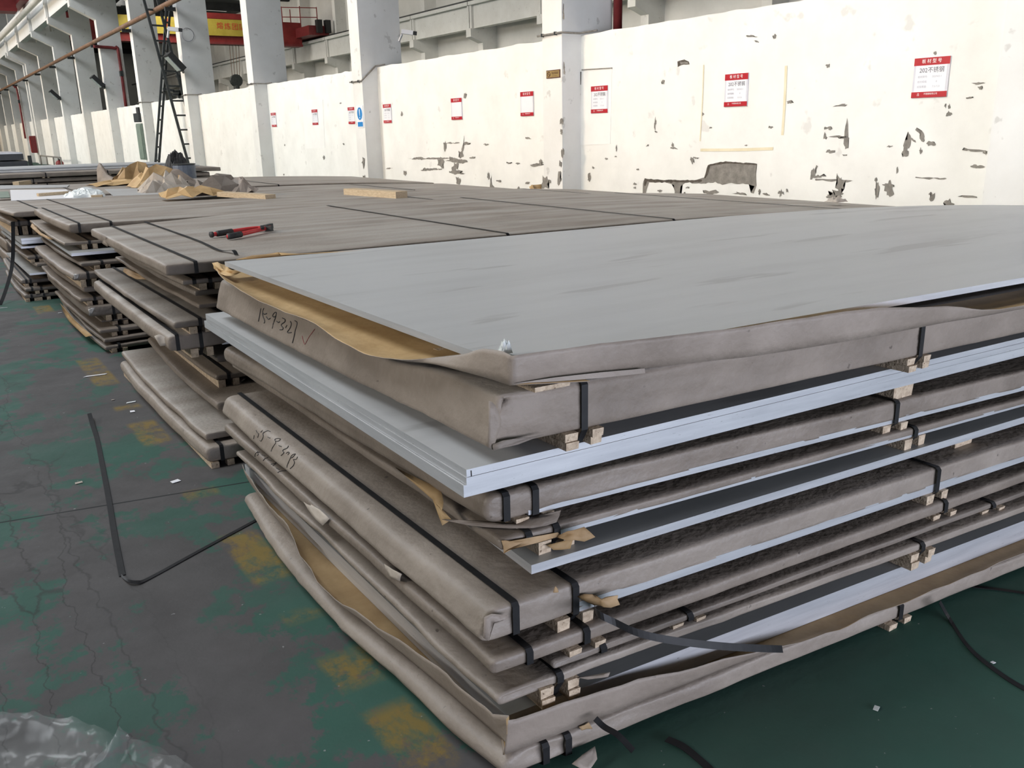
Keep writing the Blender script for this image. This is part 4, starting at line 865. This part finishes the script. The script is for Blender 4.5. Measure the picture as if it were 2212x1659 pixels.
flap('paper_curl', [atz(266, 586, .655), atz(268, 579, .672), atz(285, 584, .672), atz(318, 600, .665), atz(316, 604, .652), atz(290, 603, .652), atz(275, 596, .652)], 'tan_scrap', BV['B5'][1], lift=.01, label='tan paper curl')
flap('torn_flap', [atz(503, 835, .24), atz(520, 812, .27), atz(532, 817, .275), atz(520, 825, .255), atz(527, 838, .235)], 'kraft_pale', BV['B8'][1])
flap('torn_flap', [atz(221, 506, .95), atz(229, 512, .955), atz(236, 520, .93), atz(232, 533, .89), atz(221, 526, .9)], 'kraft', tB1, label='torn paper at the corner')
# ---- third stack
def Cc(key, label, c, far, zb, zt, **k):
    k.setdefault('m', -.03); k.setdefault('group', GC); m = k.pop('m'); return bundle(key, label, c, far, m, zb, zt, **k)
Cc('C12', 'bottom wrapped bundle of the third stack', (.992, 6.945), (1.0, 9.1), .03, .06, r=.013, amp=.006, bow=.03, sag=.01, mat_='kraft_dark', straps=((260, 746, 1),), hb=.03)
Cc('C11', 'rumpled thin bundle just above the bottom one, third stack', (1.0, 6.99), (1.0, 9.2), .078, .105, r=.012, amp=.008, sag=.012, mat_='kraft_dark', straps_at=((.4, 1),), hb=.018)
Cc('C10', 'wrapped bundle over torn tan paper low in the third stack', (.993, 7.045), (.966, 9.24), .135, .165, r=.013, amp=.005, mat_='kraft', straps=((262, 711, 1),), hb=.03)
Cc('C9', 'small thin bundle set back on battens, third stack', (1.03, 7.16), (1.04, 9.2), .198, .212, r=.006, amp=.003, mat_='kraft_dark', straps=((243, 690), (259, 688, 1)), hb=.032)
Cc('C8', 'thick wrapped bundle with shiny plastic corner, third stack', (.940, 7.13), (.93, 9.3), .255, .330, r=.025, amp=.007, bow=.01, mat_='kraft_dark', straps=((246, 660, 1),), hb=.042)
Cc('C7', 'wrapped bundle between two thicker ones in the middle of the third stack', (.912, 7.213), (.909, 9.40), .362, .390, r=.012, amp=.005, mat_='kraft', straps=((206, 643, 1),), hb=.032)
Cc('C6', 'wrapped bundle tucked under the slanted-end bundle, third stack', (.947, 7.242), (.93, 9.4), .425, .470, r=.018, amp=.005, mat_='kraft', straps_at=((.9, 1),), hb=.035)
Cc('C5', 'wrapped bundle with a slanted folded end, third stack', (.888, 7.20), (.878, 9.42), .528, .580, r=.022, ks=2.2, amp=.006, mat_='kraft', straps=((192, 591, 1),), hb=.055)
Cc('C4', 'wrapped bundle with a crinkled silver corner under the bare plate, third stack', (.963, 7.26), (.954, 9.55), .618, .645, r=.012, amp=.005, mat_='kraft_dark', straps=((222, 566, 1),), hb=.036)
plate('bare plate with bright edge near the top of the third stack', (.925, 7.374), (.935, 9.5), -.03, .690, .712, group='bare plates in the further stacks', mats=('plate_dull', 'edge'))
F3p = Fr((.925, 7.374), (.935, 9.5), -.03, 6, .69, .71); loose_battens(F3p, (.6, 3.2), .045, ('batten under the bare plate of the third stack', 'batten further back under the bare plate of the third stack'), t0=.15)
Cc('C2', 'thin pale bundle sticking out left with tan paper below, third stack', (.915, 7.55), (.934, 10.0), .752, .776, r=.009, amp=.004, mat_='kraft_pale', straps=((197, 523, 1),), hb=.038)
FC1, tC1 = Cc('C1', 'top wrapped bundle of the third stack with shiny plastic side', (.963, 7.585), (.942, 9.60), .840, .912, r=.026, ks=1.8, amp=.005, mat_='kraft', straps=((177, 486), (253, 484)), straps_at=((3.2, 1), (5.2, 0)), hb=.062, L=6.0, m=-.14)
flap('paper_lip', [atz(70, 480, .765), atz(82, 498, .74), atz(100, 508, .735), atz(118, 517, .735), atz(105, 517, .72), atz(85, 507, .72), atz(66, 490, .745)], 'tan_scrap', BV['C2'][1], label='tan paper hanging out')
flap('paper_lip', [atz(130, 655, .12), atz(160, 690, .10), atz(200, 725, .08), atz(185, 728, .06), atz(150, 695, .05), atz(135, 670, .07)], 'brown', BV['C10'][1], label='torn brown paper hanging out')
flap('plastic_corner', [aty(190, 668, 7.10), aty(206, 664, 7.09), aty(200, 678, 7.09), aty(192, 682, 7.10)], 'silver', BV['C8'][1])
flap('plastic_corner', [aty(158, 592, 7.18), aty(172, 592, 7.17), aty(168, 603, 7.17), aty(160, 604, 7.18)], 'silver', BV['C5'][1])
# ---- fourth stack
def D(key, label, c, far, zb, zt, **k):
    k.setdefault('m', -.03); k.setdefault('group', GD); m = k.pop('m'); return bundle(key, label, c, far, m, zb, zt, **k)
D('D10', 'bottom wrapped bundle of the fourth stack', (.75, 9.80), (.77, 11.9), .03, .07, r=.016, amp=.006, bow=.03, mat_='kraft_dark', straps=((70, 639, 1), (98, 637, 1)), hb=.03)
D('D9', 'second bundle from the floor in the fourth stack', (.768, 9.80), (.78, 11.9), .098, .13, r=.013, amp=.006, mat_='kraft_dark', straps=((72, 626), (91, 623, 1)), hb=.028)
D('D8', 'wrapped bundle with two straps beneath the lower bare plate, fourth stack', (.755, 9.94), (.76, 12.0), .158, .20, r=.018, amp=.005, mat_='kraft_dark', straps=((56, 604), (65, 603, 1)), hb=.028)
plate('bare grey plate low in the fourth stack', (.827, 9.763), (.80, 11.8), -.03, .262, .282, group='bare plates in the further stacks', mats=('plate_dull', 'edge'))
F4p = Fr((.827, 9.763), (.80, 11.8), -.03, 6, .262, .28); loose_battens(F4p, (.5, 3.0), .062, ('batten under the bare plate low in the fourth stack', 'batten further back under the bare plate low in the fourth stack'), t0=.2)
D('D6', 'small dark wrapped bundle above the lower bare plate, fourth stack', (.90, 9.75), (.88, 11.8), .335, .37, r=.014, amp=.004, mat_='kraft_dark', straps_at=((.3, 1),), hb=.052)
D('D5', 'wrapped bundle with one strap under the bare plates, fourth stack', (.84, 9.886), (.82, 11.9), .40, .43, r=.013, amp=.004, mat_='kraft_dark', straps=((82, 556, 1),), hb=.03)
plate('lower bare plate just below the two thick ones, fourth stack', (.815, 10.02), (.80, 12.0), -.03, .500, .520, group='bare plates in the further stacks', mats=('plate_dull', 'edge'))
F5p = Fr((.815, 10.02), (.80, 12.0), -.03, 6, .5, .52); loose_battens(F5p, (.55, 3.1), .07, ('batten under the lower bare plate of the fourth stack', 'batten further back under the lower bare plate of the fourth stack'), t0=.2)
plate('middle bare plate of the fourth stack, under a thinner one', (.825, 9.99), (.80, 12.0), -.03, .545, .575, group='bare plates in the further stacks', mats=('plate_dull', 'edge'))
F5q = Fr((.825, 9.99), (.80, 12.0), -.03, 6, .545, .575); loose_battens(F5q, (.55, 3.1), .024, ('thin batten between the bare plates of the fourth stack', 'thin batten further back between the bare plates of the fourth stack'), t0=.2)
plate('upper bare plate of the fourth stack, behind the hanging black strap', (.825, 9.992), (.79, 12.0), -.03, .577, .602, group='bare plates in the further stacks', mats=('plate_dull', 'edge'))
D('D2', 'wrapped bundle below the rounded top one, fourth stack', (.778, 10.34), (.76, 12.3), .695, .75, r=.02, ks=1.8, amp=.005, mat_='kraft', straps=((40, 477, 1), (60, 475, 1)), hb=.09)
FD1, tD1 = D('D1', 'top wrapped bundle of the fourth stack with a rounded end', (.80, 10.02), (.76, 12.0), .806, .862, r=.026, ks=3.2, bow=.05, amp=.006, mat_='kraft', straps_at=((.55, 0), (.25, 0), (2.6, 0), (4.4, 1)), hb=.05)
# ---- fifth and farthest stacks behind
for i in range(5):
    z0 = i * .172
    bundle('E%d' % i, ('%s wrapped bundle of the fifth stack, hidden behind the fourth' % ('bottom', 'second lowest', 'middle', 'second from top')[i]) if i < 4 else 'top wrapped bundle of the fifth stack, loose sheets lying on it', (.86, 12.5), (.86, 15.6), -.02, z0 + .03, z0 + .168, r=.03, amp=.005, mat_='kraft', straps_at=((1.0, 1), (3.5, 1)), hb=.03, group=GE)
ZE = 4 * .172 + .168
FLB = ['bottom', 'second lowest', 'third lowest', 'fourth lowest', 'fifth lowest', 'middle', 'fifth from top', 'fourth from top', 'third from top', 'second from top', 'top wrapped']
for i in range(11):
    z0 = i * .0894
    bundle('F%d' % i, '%s brown bundle of the far stack seen end on beyond the loose sheets' % FLB[i], (-.6, 17.6 + .05 * (i % 2)), (-.6, 19.8), -.035, z0 + .014, z0 + .086, L=5.6 - .2 * (i % 2), r=.012, amp=.003, mat_='kraft_pale', straps_at=((1.25 + .25 * (i % 2), 1), (2.6 - .2 * (i % 2), 1), (3.6, 1)), hb=.012, group=GF)
for i in range(2):
    plate(('lower' if i == 0 else 'upper') + ' pale plate lying on the far brown stack', (-.5, 18.3 + i * .4), (-.5, 20.2), -.035, .985 + i * .035, 1.01 + i * .035, L=5.3 - i * .5, group='bare plates on the far stack', mats=('plate', 'plate'))
t = thing('dark_sheet_stack', (1, 26, 0), 'stack of black sheets strapped together, far left', 'sheet stack')
for z0, z1, dx in ((0, .84, .0), (.86, 1.02, .05), (1.05, 1.2, -.02)): box('sheet_pack', -2.5, 2.55 + dx, 26, 29, z0, z1, 'black', t)
box('top_board', -2.5, 2.5, 25.9, 29, 1.2, 1.235, 'signcase', t); box('post', 2.62, 2.7, 25.9, 26.0, 0, 1.15, 'steel_dark', t)

# ---- loose things on the stack tops
def lie(u, v, F, z): p = atz(u, v, z); return p
def cutters():
    z = .957; t = thing('bolt_cutters', atz(520, 500, z), 'red bolt cutters with black grips on the second stack', 'bolt cutters')
    P_ = lambda u, v, h: atz(u, v, z + h)
    a1, a2 = P_(457, 506, .02), P_(494, 501, .022); tube('grip', smoothline([P_(468, 505, .022), P_(482, 503, .023), P_(500, 500, .023)], 3), .018, 'rubber', t, 10); tube('handle', smoothline([P_(457, 507, .02), P_(500, 500, .022), P_(540, 494, .024), P_(566, 492, .024)], 3), .0125, 'cutred', t, 10)
    tube('handle_end', [P_(455, 507, .02), P_(459, 506.5, .02)], .018, 'rubber', t, 10)
    tube('grip', smoothline([P_(492, 511, .02), P_(505, 509, .021), P_(520, 506, .022)], 3), .018, 'rubber', t, 10); tube('handle', smoothline([P_(492, 511, .02), P_(520, 506, .022), P_(550, 499, .024), P_(572, 494, .024)], 3), .0125, 'cutred', t, 10)
    beam('jaw_plate', P_(560, 493, .024), P_(580, 490.5, .024), .045, .022, 'cutred', t)
    beam('pivot_bolt', P_(566, 494, .03), P_(567, 489, .045), .02, .02, 'steel_dark', t)
    v, f = merge([beamv(P_(572, 491.5, .026), P_(587, 487.5, .03), .024, .03), beamv(P_(574, 494, .022), P_(588, 493.5, .024), .024, .03)]); mobj('jaw', v, f, 'steel_dark', t)
cutters()
# a cut strap lying loose over the second stack's top
def onB(u, v, h=.003): return atz(u, v, .957) + V((0, 0, h))
o = ribbon('loose_strap', smoothline([onB(313, 482, .012), onB(330, 486), onB(370, 500), onB(430, 522), onB(470, 541, .004), onB(490, 545, .008), onB(505, 549, .02), onB(511, 552, .004)], 4), (1, .1, 0), .02, 'strap'); tag(o, 'cut black strap lying over the top of the second stack', 'strap')
def plank(u0, v0, u1, v1, z, w_, h, lab):
    a, b = atz(u0, v0, z), atz(u1, v1, z); v, f = beamv(a + V((0, 0, h / 2)), b + V((0, 0, h / 2)), w_, h); o = mobj('timber', v, f, 'wood'); tag(o, lab, 'timber')
plank(755, 421, 868, 429, .905, .14, .07, 'long pale timber on the third stack below the blue sign')
plank(480, 424, 585, 431, .905, .12, .05, 'pale timber on the third stack beside the rightmost crumpled paper')
plank(35, 401, 62, 398, ZE + .001, .10, .06, 'short brown timber block left on the fifth stack')
plank(82, 424, 148, 419, ZE + .016, .05, .035, 'thin brown stick lying on the white sheet')
def sheet(poly, z, lab, m='plate'):
    pts = [atz(u, v, z) for u, v in poly]; n = len(pts); vs = pts + [p + V((0, 0, .006)) for p in pts]
    fs = [tuple(range(n - 1, -1, -1)), tuple(range(n, 2 * n))] + [(i, (i + 1) % n, (i + 1) % n + n, i + n) for i in range(n)]
    o = mobj('loose_sheet', vs, fs, m); tag(o, lab, 'sheet', 'loose sheets on the fifth stack')
sheet([(24, 434), (166, 428), (143, 410), (22, 411)], ZE + .008, 'white loose sheet with a brown stick on it, far left', 'signwhite')
sheet([(245, 424), (390, 419), (330, 408), (226, 409)], ZE + .004, 'pale grey loose sheet in front of the crumpled papers', 'plate')
sheet([(0, 409), (145, 405), (150, 400), (0, 401)], ZE + .004, 'greyish loose sheet behind the white one', 'plate')
sheet([(0, 428), (22, 427), (18, 414), (0, 415)], ZE + .004, 'dull greenish loose sheet at the far left edge', 'green')
plank(198, 427, 222, 426, ZE + .002, .08, .03, 'small wood offcut beside the white plastic bag')
def crumple(name, c, rx, ry, h, m, lab, cat, seed, sharp=1.0, rot=0, solid=.004, parent=None):
    n = 26; vs = []; fs = []
    for i in range(n + 1):
        for j in range(n + 1):
            a, b = i / n * 2 - 1, j / n * 2 - 1
            q = max(0., 1 - (abs(a) ** 2.2)) * max(0., 1 - (abs(b) ** 2.2))
            rd = 0
            for o_, am in ((1.7, 1.), (3.6, .55), (7.5, .25)):
                rd += am * (1 - 2 * abs(nz(a * o_ + seed, b * o_ + seed * 1.7, seed)))
            z = h * (q ** .55) * (.35 + .42 * rd * sharp)
            x = rx * (a + .22 * nz(b * 2 + seed, a * 2, 7)); y = ry * (b + .22 * nz(a * 2 + seed, b * 2, 3))
            vs.append(V(c) + V((x * math.cos(rot) - y * math.sin(rot), x * math.sin(rot) + y * math.cos(rot), max(.002, z))))
    for i in range(n):
        for j in range(n): k = i * (n + 1) + j; fs.append((k, k + n + 1, k + n + 2, k + 1))
    o = mobj(name, vs, fs, m, parent, smooth=False, solid=solid)
    if lab: tag(o, lab, cat)
    return o
PP = 'crumpled wrapping paper'
def heap(c, spec, lab, seed):
    """heap of stiff folded paper: a few creased sheets with big flat facets"""
    t = thing('crumpled_paper', c, lab, PP, 'heaps of crumpled wrapping paper'); rnd = random.Random(seed)
    for dx, dy, dz, rx, ry, h, tilt, m in spec:
        n = 6; vs = []; fs = []
        for i in range(n + 1):
            for j in range(n + 1):
                a, b = i / n * 2 - 1, j / n * 2 - 1
                pr = max(0., 1 - .55 * (a * a + b * b))
                z = h * pr * (.30 + .70 * rnd.random()) if 0 < i < n and 0 < j < n else h * .35 * rnd.random() * (1 if rnd.random() < .5 else 0)
                x = rx * (a + rnd.uniform(-.13, .13)); y = ry * (b + rnd.uniform(-.13, .13))
                vs.append(V(c) + V((dx + x - tilt * z, dy + y, dz + max(.004, z))))
        for i in range(n):
            for j in range(n):
                k = i * (n + 1) + j; q = (k, k + n + 1, k + n + 2, k + 1)
                fs += [(q[0], q[1], q[2]), (q[0], q[2], q[3])] if rnd.random() < .5 else [(q[0], q[1], q[3]), (q[1], q[2], q[3])]
        mobj('paper_fold', vs, fs, m, t, solid=.003)
heap(atz(280, 398, ZE), [(.10, .1, 0, .34, .34, .36, -.2, ['brown', 'brown']), (-.12, -.1, 0, .42, .25, .10, 0, ['tan', 'brown']), (.3, -.15, 0, .3, .2, .09, .3, ['tan', 'tan'])], 'dark brown crumpled kraft paper, leftmost of the paper heaps', 3)
flp = thing('paper_sheet', atz(217, 399, ZE), 'upright folded sheet of kraft paper at the left of the heaps', PP)
flap('fold', [atz(211, 399, ZE), aty(209, 365, 15.0), aty(213, 352, 15.0), aty(219, 354, 15.0), aty(235, 378, 14.9), aty(262, 392, 14.7), atz(262, 399, ZE)], 'kraft_pale', flp, .004)
heap(atz(345, 402, ZE), [(0, .1, 0, .38, .26, .34, 0, ['tan', 'kraft_pale']), (.28, 0, 0, .26, .2, .26, .5, ['kraft_pale', 'tan'])], 'tan crumpled paper behind the grey white heap', 12)
heap(atz(362, 414, ZE), [(0, 0, 0, .30, .26, .34, .1, ['paper_white', 'kraft_pale']), (-.2, -.05, 0, .16, .16, .17, -.3, ['paper_white', 'paper_white']), (.22, .05, 0, .2, .14, .12, .2, ['kraft_dark', 'paper_white'])], 'grey white crumpled paper heap in the middle', 8)
heap(atz(462, 421, ZE + .04), [(.10, .1, 0, .34, .24, .25, -.1, ['kraft_dark', 'kraft_pale']), (-.22, -.05, 0, .36, .26, .15, .2, ['tan', 'tan']), (.32, .05, 0, .15, .22, .22, 0, ['kraft_pale', 'brown'])], 'tan and grey crumpled kraft paper heap beside the timber, rightmost of the heaps', 21)
crumple('plastic_bag', atz(182, 426, ZE), .22, .22, .12, 'bag', 'white plastic bag crumpled on the fifth stack', 'plastic bag', 5.5, .9)
crumple('cloth_rag', atz(1806, 436, droop(5.9, .955)) + V((0, 0, .0)), .07, .06, .05, 'paper_white', 'small pale rag at the far end of the second stack', 'rag', 4.4)
t = thing('drum', (4.4, 15.6, 0), 'blue grey drum standing beyond the paper heaps', 'drum')
p = aty(403, 405, 17.0); v, f = tubev([(p.x, 17, 0), (p.x, 17, 1.02), (p.x, 17, 1.04)], [.2, .2, .19], 16); mobj('barrel', v, f, mat('drum_blue', (.10, .12, .16), (.16, .18, .22), 6, .5), t, smooth=False)
v, f = tubev([(p.x, 17, 1.04), (p.x, 17, 1.06)], [.205, .205], 16); mobj('lid_ring', v, f, 'steel_dark', t)
crumple('black_bag', (aty(392, 395, 17.3).x, 17.5, 0.86), .22, .22, .42, 'rubber', None, None, 9.9, parent=None).name = 'black_bag'
tag(bpy.data.objects['black_bag'], 'black plastic bag heaped beside the blue grey drum', 'bag')
x = XW - .02; a, b = atx(748, 394, x), atx(775, 412, x)
o = box('navy_board', x - .01, x, b.y, a.y, b.z - .3, a.z, 'navy'); tag(o, 'navy blue board leaning at the foot of the wall by the blue-sign column', 'board')
lettering([('上岗', .16, .2, (a.z - b.z) * .45 + .3, 'LEFT', .5)], (x - .013, a.y, b.z - .3), (0, -1, 0), (0, 0, 1), 'textlight', o)
t = thing('carton', atz(1158, 412, .8), 'tan carton flap poking up by the wall left of the brass-plate column', 'carton'); p0 = atx(1158, 412, 7.2)
flap('flap', [atx(1147, 400, 7.2), atx(1170, 398, 7.3), atx(1172, 420, 7.3), atx(1160, 424, 7.2)], 'brown', t, .01); flap('flap', [atx(1143, 404, 7.15), atx(1150, 399, 7.2), atx(1162, 424, 7.2), atx(1158, 428, 7.15)], 'tan', t, .01)
o = mobj('blue_scrap', [atx(1135, 408, 7.25), atx(1165, 417, 7.2), atx(1163, 424, 7.1), atx(1134, 420, 7.15)], [(0, 1, 2, 3)], mat('scrap_blue', (.08, .14, .22), None, 4, .5), solid=.01); tag(o, 'dull blue scrap beside the tan carton flap', 'scrap')

# ---- straps hanging and lying about
def loose(pts, side, lab, w_=.02):
    o = ribbon('loose_strap', smoothline(pts, 5), side, w_, 'strap'); tag(o, lab, 'strap', 'loose black straps'); return o
loose([aty(28, 479, 10.28), aty(28.5, 520, 10.22), aty(27.5, 560, 10.15), aty(23, 590, 10.05), aty(14, 622, 9.9), aty(4, 650, 9.8), aty(-6, 672, 9.75)], (1, 0, 0), 'black strap hanging down the fourth stack at the left edge', .035)
zf = .003
loose([atz(193, 893, .03), atz(199, 915, .012), atz(210, 950, zf), atz(222, 1010, zf), atz(236, 1085, zf), atz(248, 1160, zf), atz(264, 1243, zf)], (1, .15, 0), 'long black strap end lying along the aisle floor', .024)
loose([atz(262, 1243, .006), atz(276, 1254, .012), atz(296, 1257, .008), atz(322, 1249, zf), atz(430, 1190, zf), atz(552, 1124, zf), atz(640, 1076, zf)], (.2, 1, 0), 'black strap running from the aisle bend under the nearest stack', .022)
loose([aty(1285, 1312, 1.54), aty(1292, 1326, 1.44), aty(1330, 1345, 1.41), aty(1378, 1367, 1.37), aty(1450, 1383, 1.33), aty(1560, 1396, 1.29), aty(1655, 1401, 1.27), aty(1690, 1402, 1.27)], [V((0, .3, 1))] * 36, 'black strap sagging off the thick lettered bundle to the right', .02)
loose([aty(2030, 1300, 1.31), atz(2050, 1335, .006), atz(2090, 1395, zf), atz(2140, 1440, zf), atz(2212, 1487, zf), atz(2330, 1540, zf)], (1, .3, 0), 'black strap curving over the green floor at the right edge', .022)
loose([atz(2095, 1266, .006), atz(2150, 1272, zf), atz(2212, 1281, zf), atz(2330, 1300, zf)], (.2, 1, 0), 'short black strap straight out over the green floor at the right edge', .022)
loose([aty(1286, 1552, 1.44), aty(1305, 1570, 1.42), aty(1335, 1588, 1.38), aty(1368, 1622, 1.34)], (1, .4, 0), 'short cut strap end sticking out of the bottom bundle', .02)
loose([atz(1440, 1596, .01), atz(1475, 1612, .006), atz(1510, 1640, zf), atz(1540, 1668, zf), atz(1560, 1700, zf)], (1, .3, 0), 'black strap on the floor at the bottom edge of the picture', .024)
# ---- floor litter
def scrap(u, v, w_, h, lab, m='paper_white', rot=0):
    c = atz(u, v, .002); k = []
    for a, b in ((-1, -.6), (.8, -1), (1, .7), (-.7, 1)): k.append(c + V((a * w_ * math.cos(rot) - b * h * math.sin(rot), a * w_ * math.sin(rot) + b * h * math.cos(rot), .001 + .004 * abs(nz(a * 3 + u, b * 3)))))
    o = mobj('litter_scrap', k, [(0, 1, 2, 3)], m, solid=.0015); tag(o, lab, 'litter', 'scraps littering the aisle floor')
scrap(206, 811, .075, .012, 'white strip of paper on a yellow floor mark in the aisle', 'signwhite', -.1)
scrap(286, 889, .014, .02, 'small white square scrap left of the second stack', 'signwhite')
scrap(379, 1040, .022, .018, 'white scrap near the floor joint', 'signwhite', .4)
scrap(170, 1043, .018, .012, 'crumpled greyish scrap left of the aisle strap', 'paper_white', .2)
scrap(283, 869, .03, .012, 'clear curled film scrap beside the second stack', 'bag', .1)
scrap(130, 676, .02, .012, 'tiny white scrap on the aisle near the third stack', 'signwhite')
scrap(85, 668, .03, .008, 'tiny tan scrap on the aisle before the fourth stack', 'tan')
scrap(8, 665, .035, .006, 'thin white scrap at the left edge before the fourth stack', 'signwhite')
scrap(244, 864, .01, .008, 'speck of paper in the aisle beside the film scrap', 'paper_white')
scrap(1893, 1531, .012, .008, 'small pale scrap on the green floor at lower right', 'bag', .5)
scrap(2145, 1432, .006, .006, 'white crumb beside the curving strap on the green floor', 'signwhite')
# clear plastic film heaped in the lower left corner
def film():
    n = 60; vs = []; fs = []
    rim = smoothline([atz(*q, .0) for q in ((-60, 1560), (0, 1555), (85, 1548), (150, 1556), (205, 1566), (240, 1590), (262, 1600), (330, 1612), (385, 1640), (440, 1672), (470, 1720))], 6)
    m = len(rim); rows = 26; back = V((-.35, -.75, 0))
    for i, p in enumerate(rim):
        for j in range(rows):
            b = j / (rows - 1); q = p + back * b * 1.0
            rg = .5 - abs(nz(q.x * 5, q.y * 5, 2)); r2 = .5 - abs(nz(q.x * 13, q.y * 13, 5)); r3 = .5 - abs(nz(q.x * 34, q.y * 34, 8))
            z = .006 + .05 * max(0, rg) + .022 * max(0, r2) + .010 * max(0, r3)
            z += (.03 + .025 * nz(i * .35, 2.2)) * math.exp(-((b - .06) / .05) ** 2)
            z += .045 * math.exp(-(((q.x - .22) * .8 + (q.y - 2.2) * -.6) / .012) ** 2)
            z *= min(1, b * 14) if b < .07 else 1
            vs.append(q + V((.02 * nz(q.x * 9, q.y * 9), .02 * nz(q.y * 9, q.x * 9, 4), max(.003, z))))
    for i in range(m - 1):
        for j in range(rows - 1): k = i * rows + j; fs.append((k, k + 1, k + rows + 1, k + rows))
    o = mobj('plastic_film', vs, fs, 'film', smooth=True); tag(o, 'clear crumpled plastic film on the floor in the lower left corner', 'plastic film')
film()
crumple('plastic_scrap', atz(1091, 764, 1.045), .014, .012, .03, 'bag', 'white frayed plastic scrap at the near corner of the top plate', 'plastic scrap', 6.2, 1.3, solid=.001)
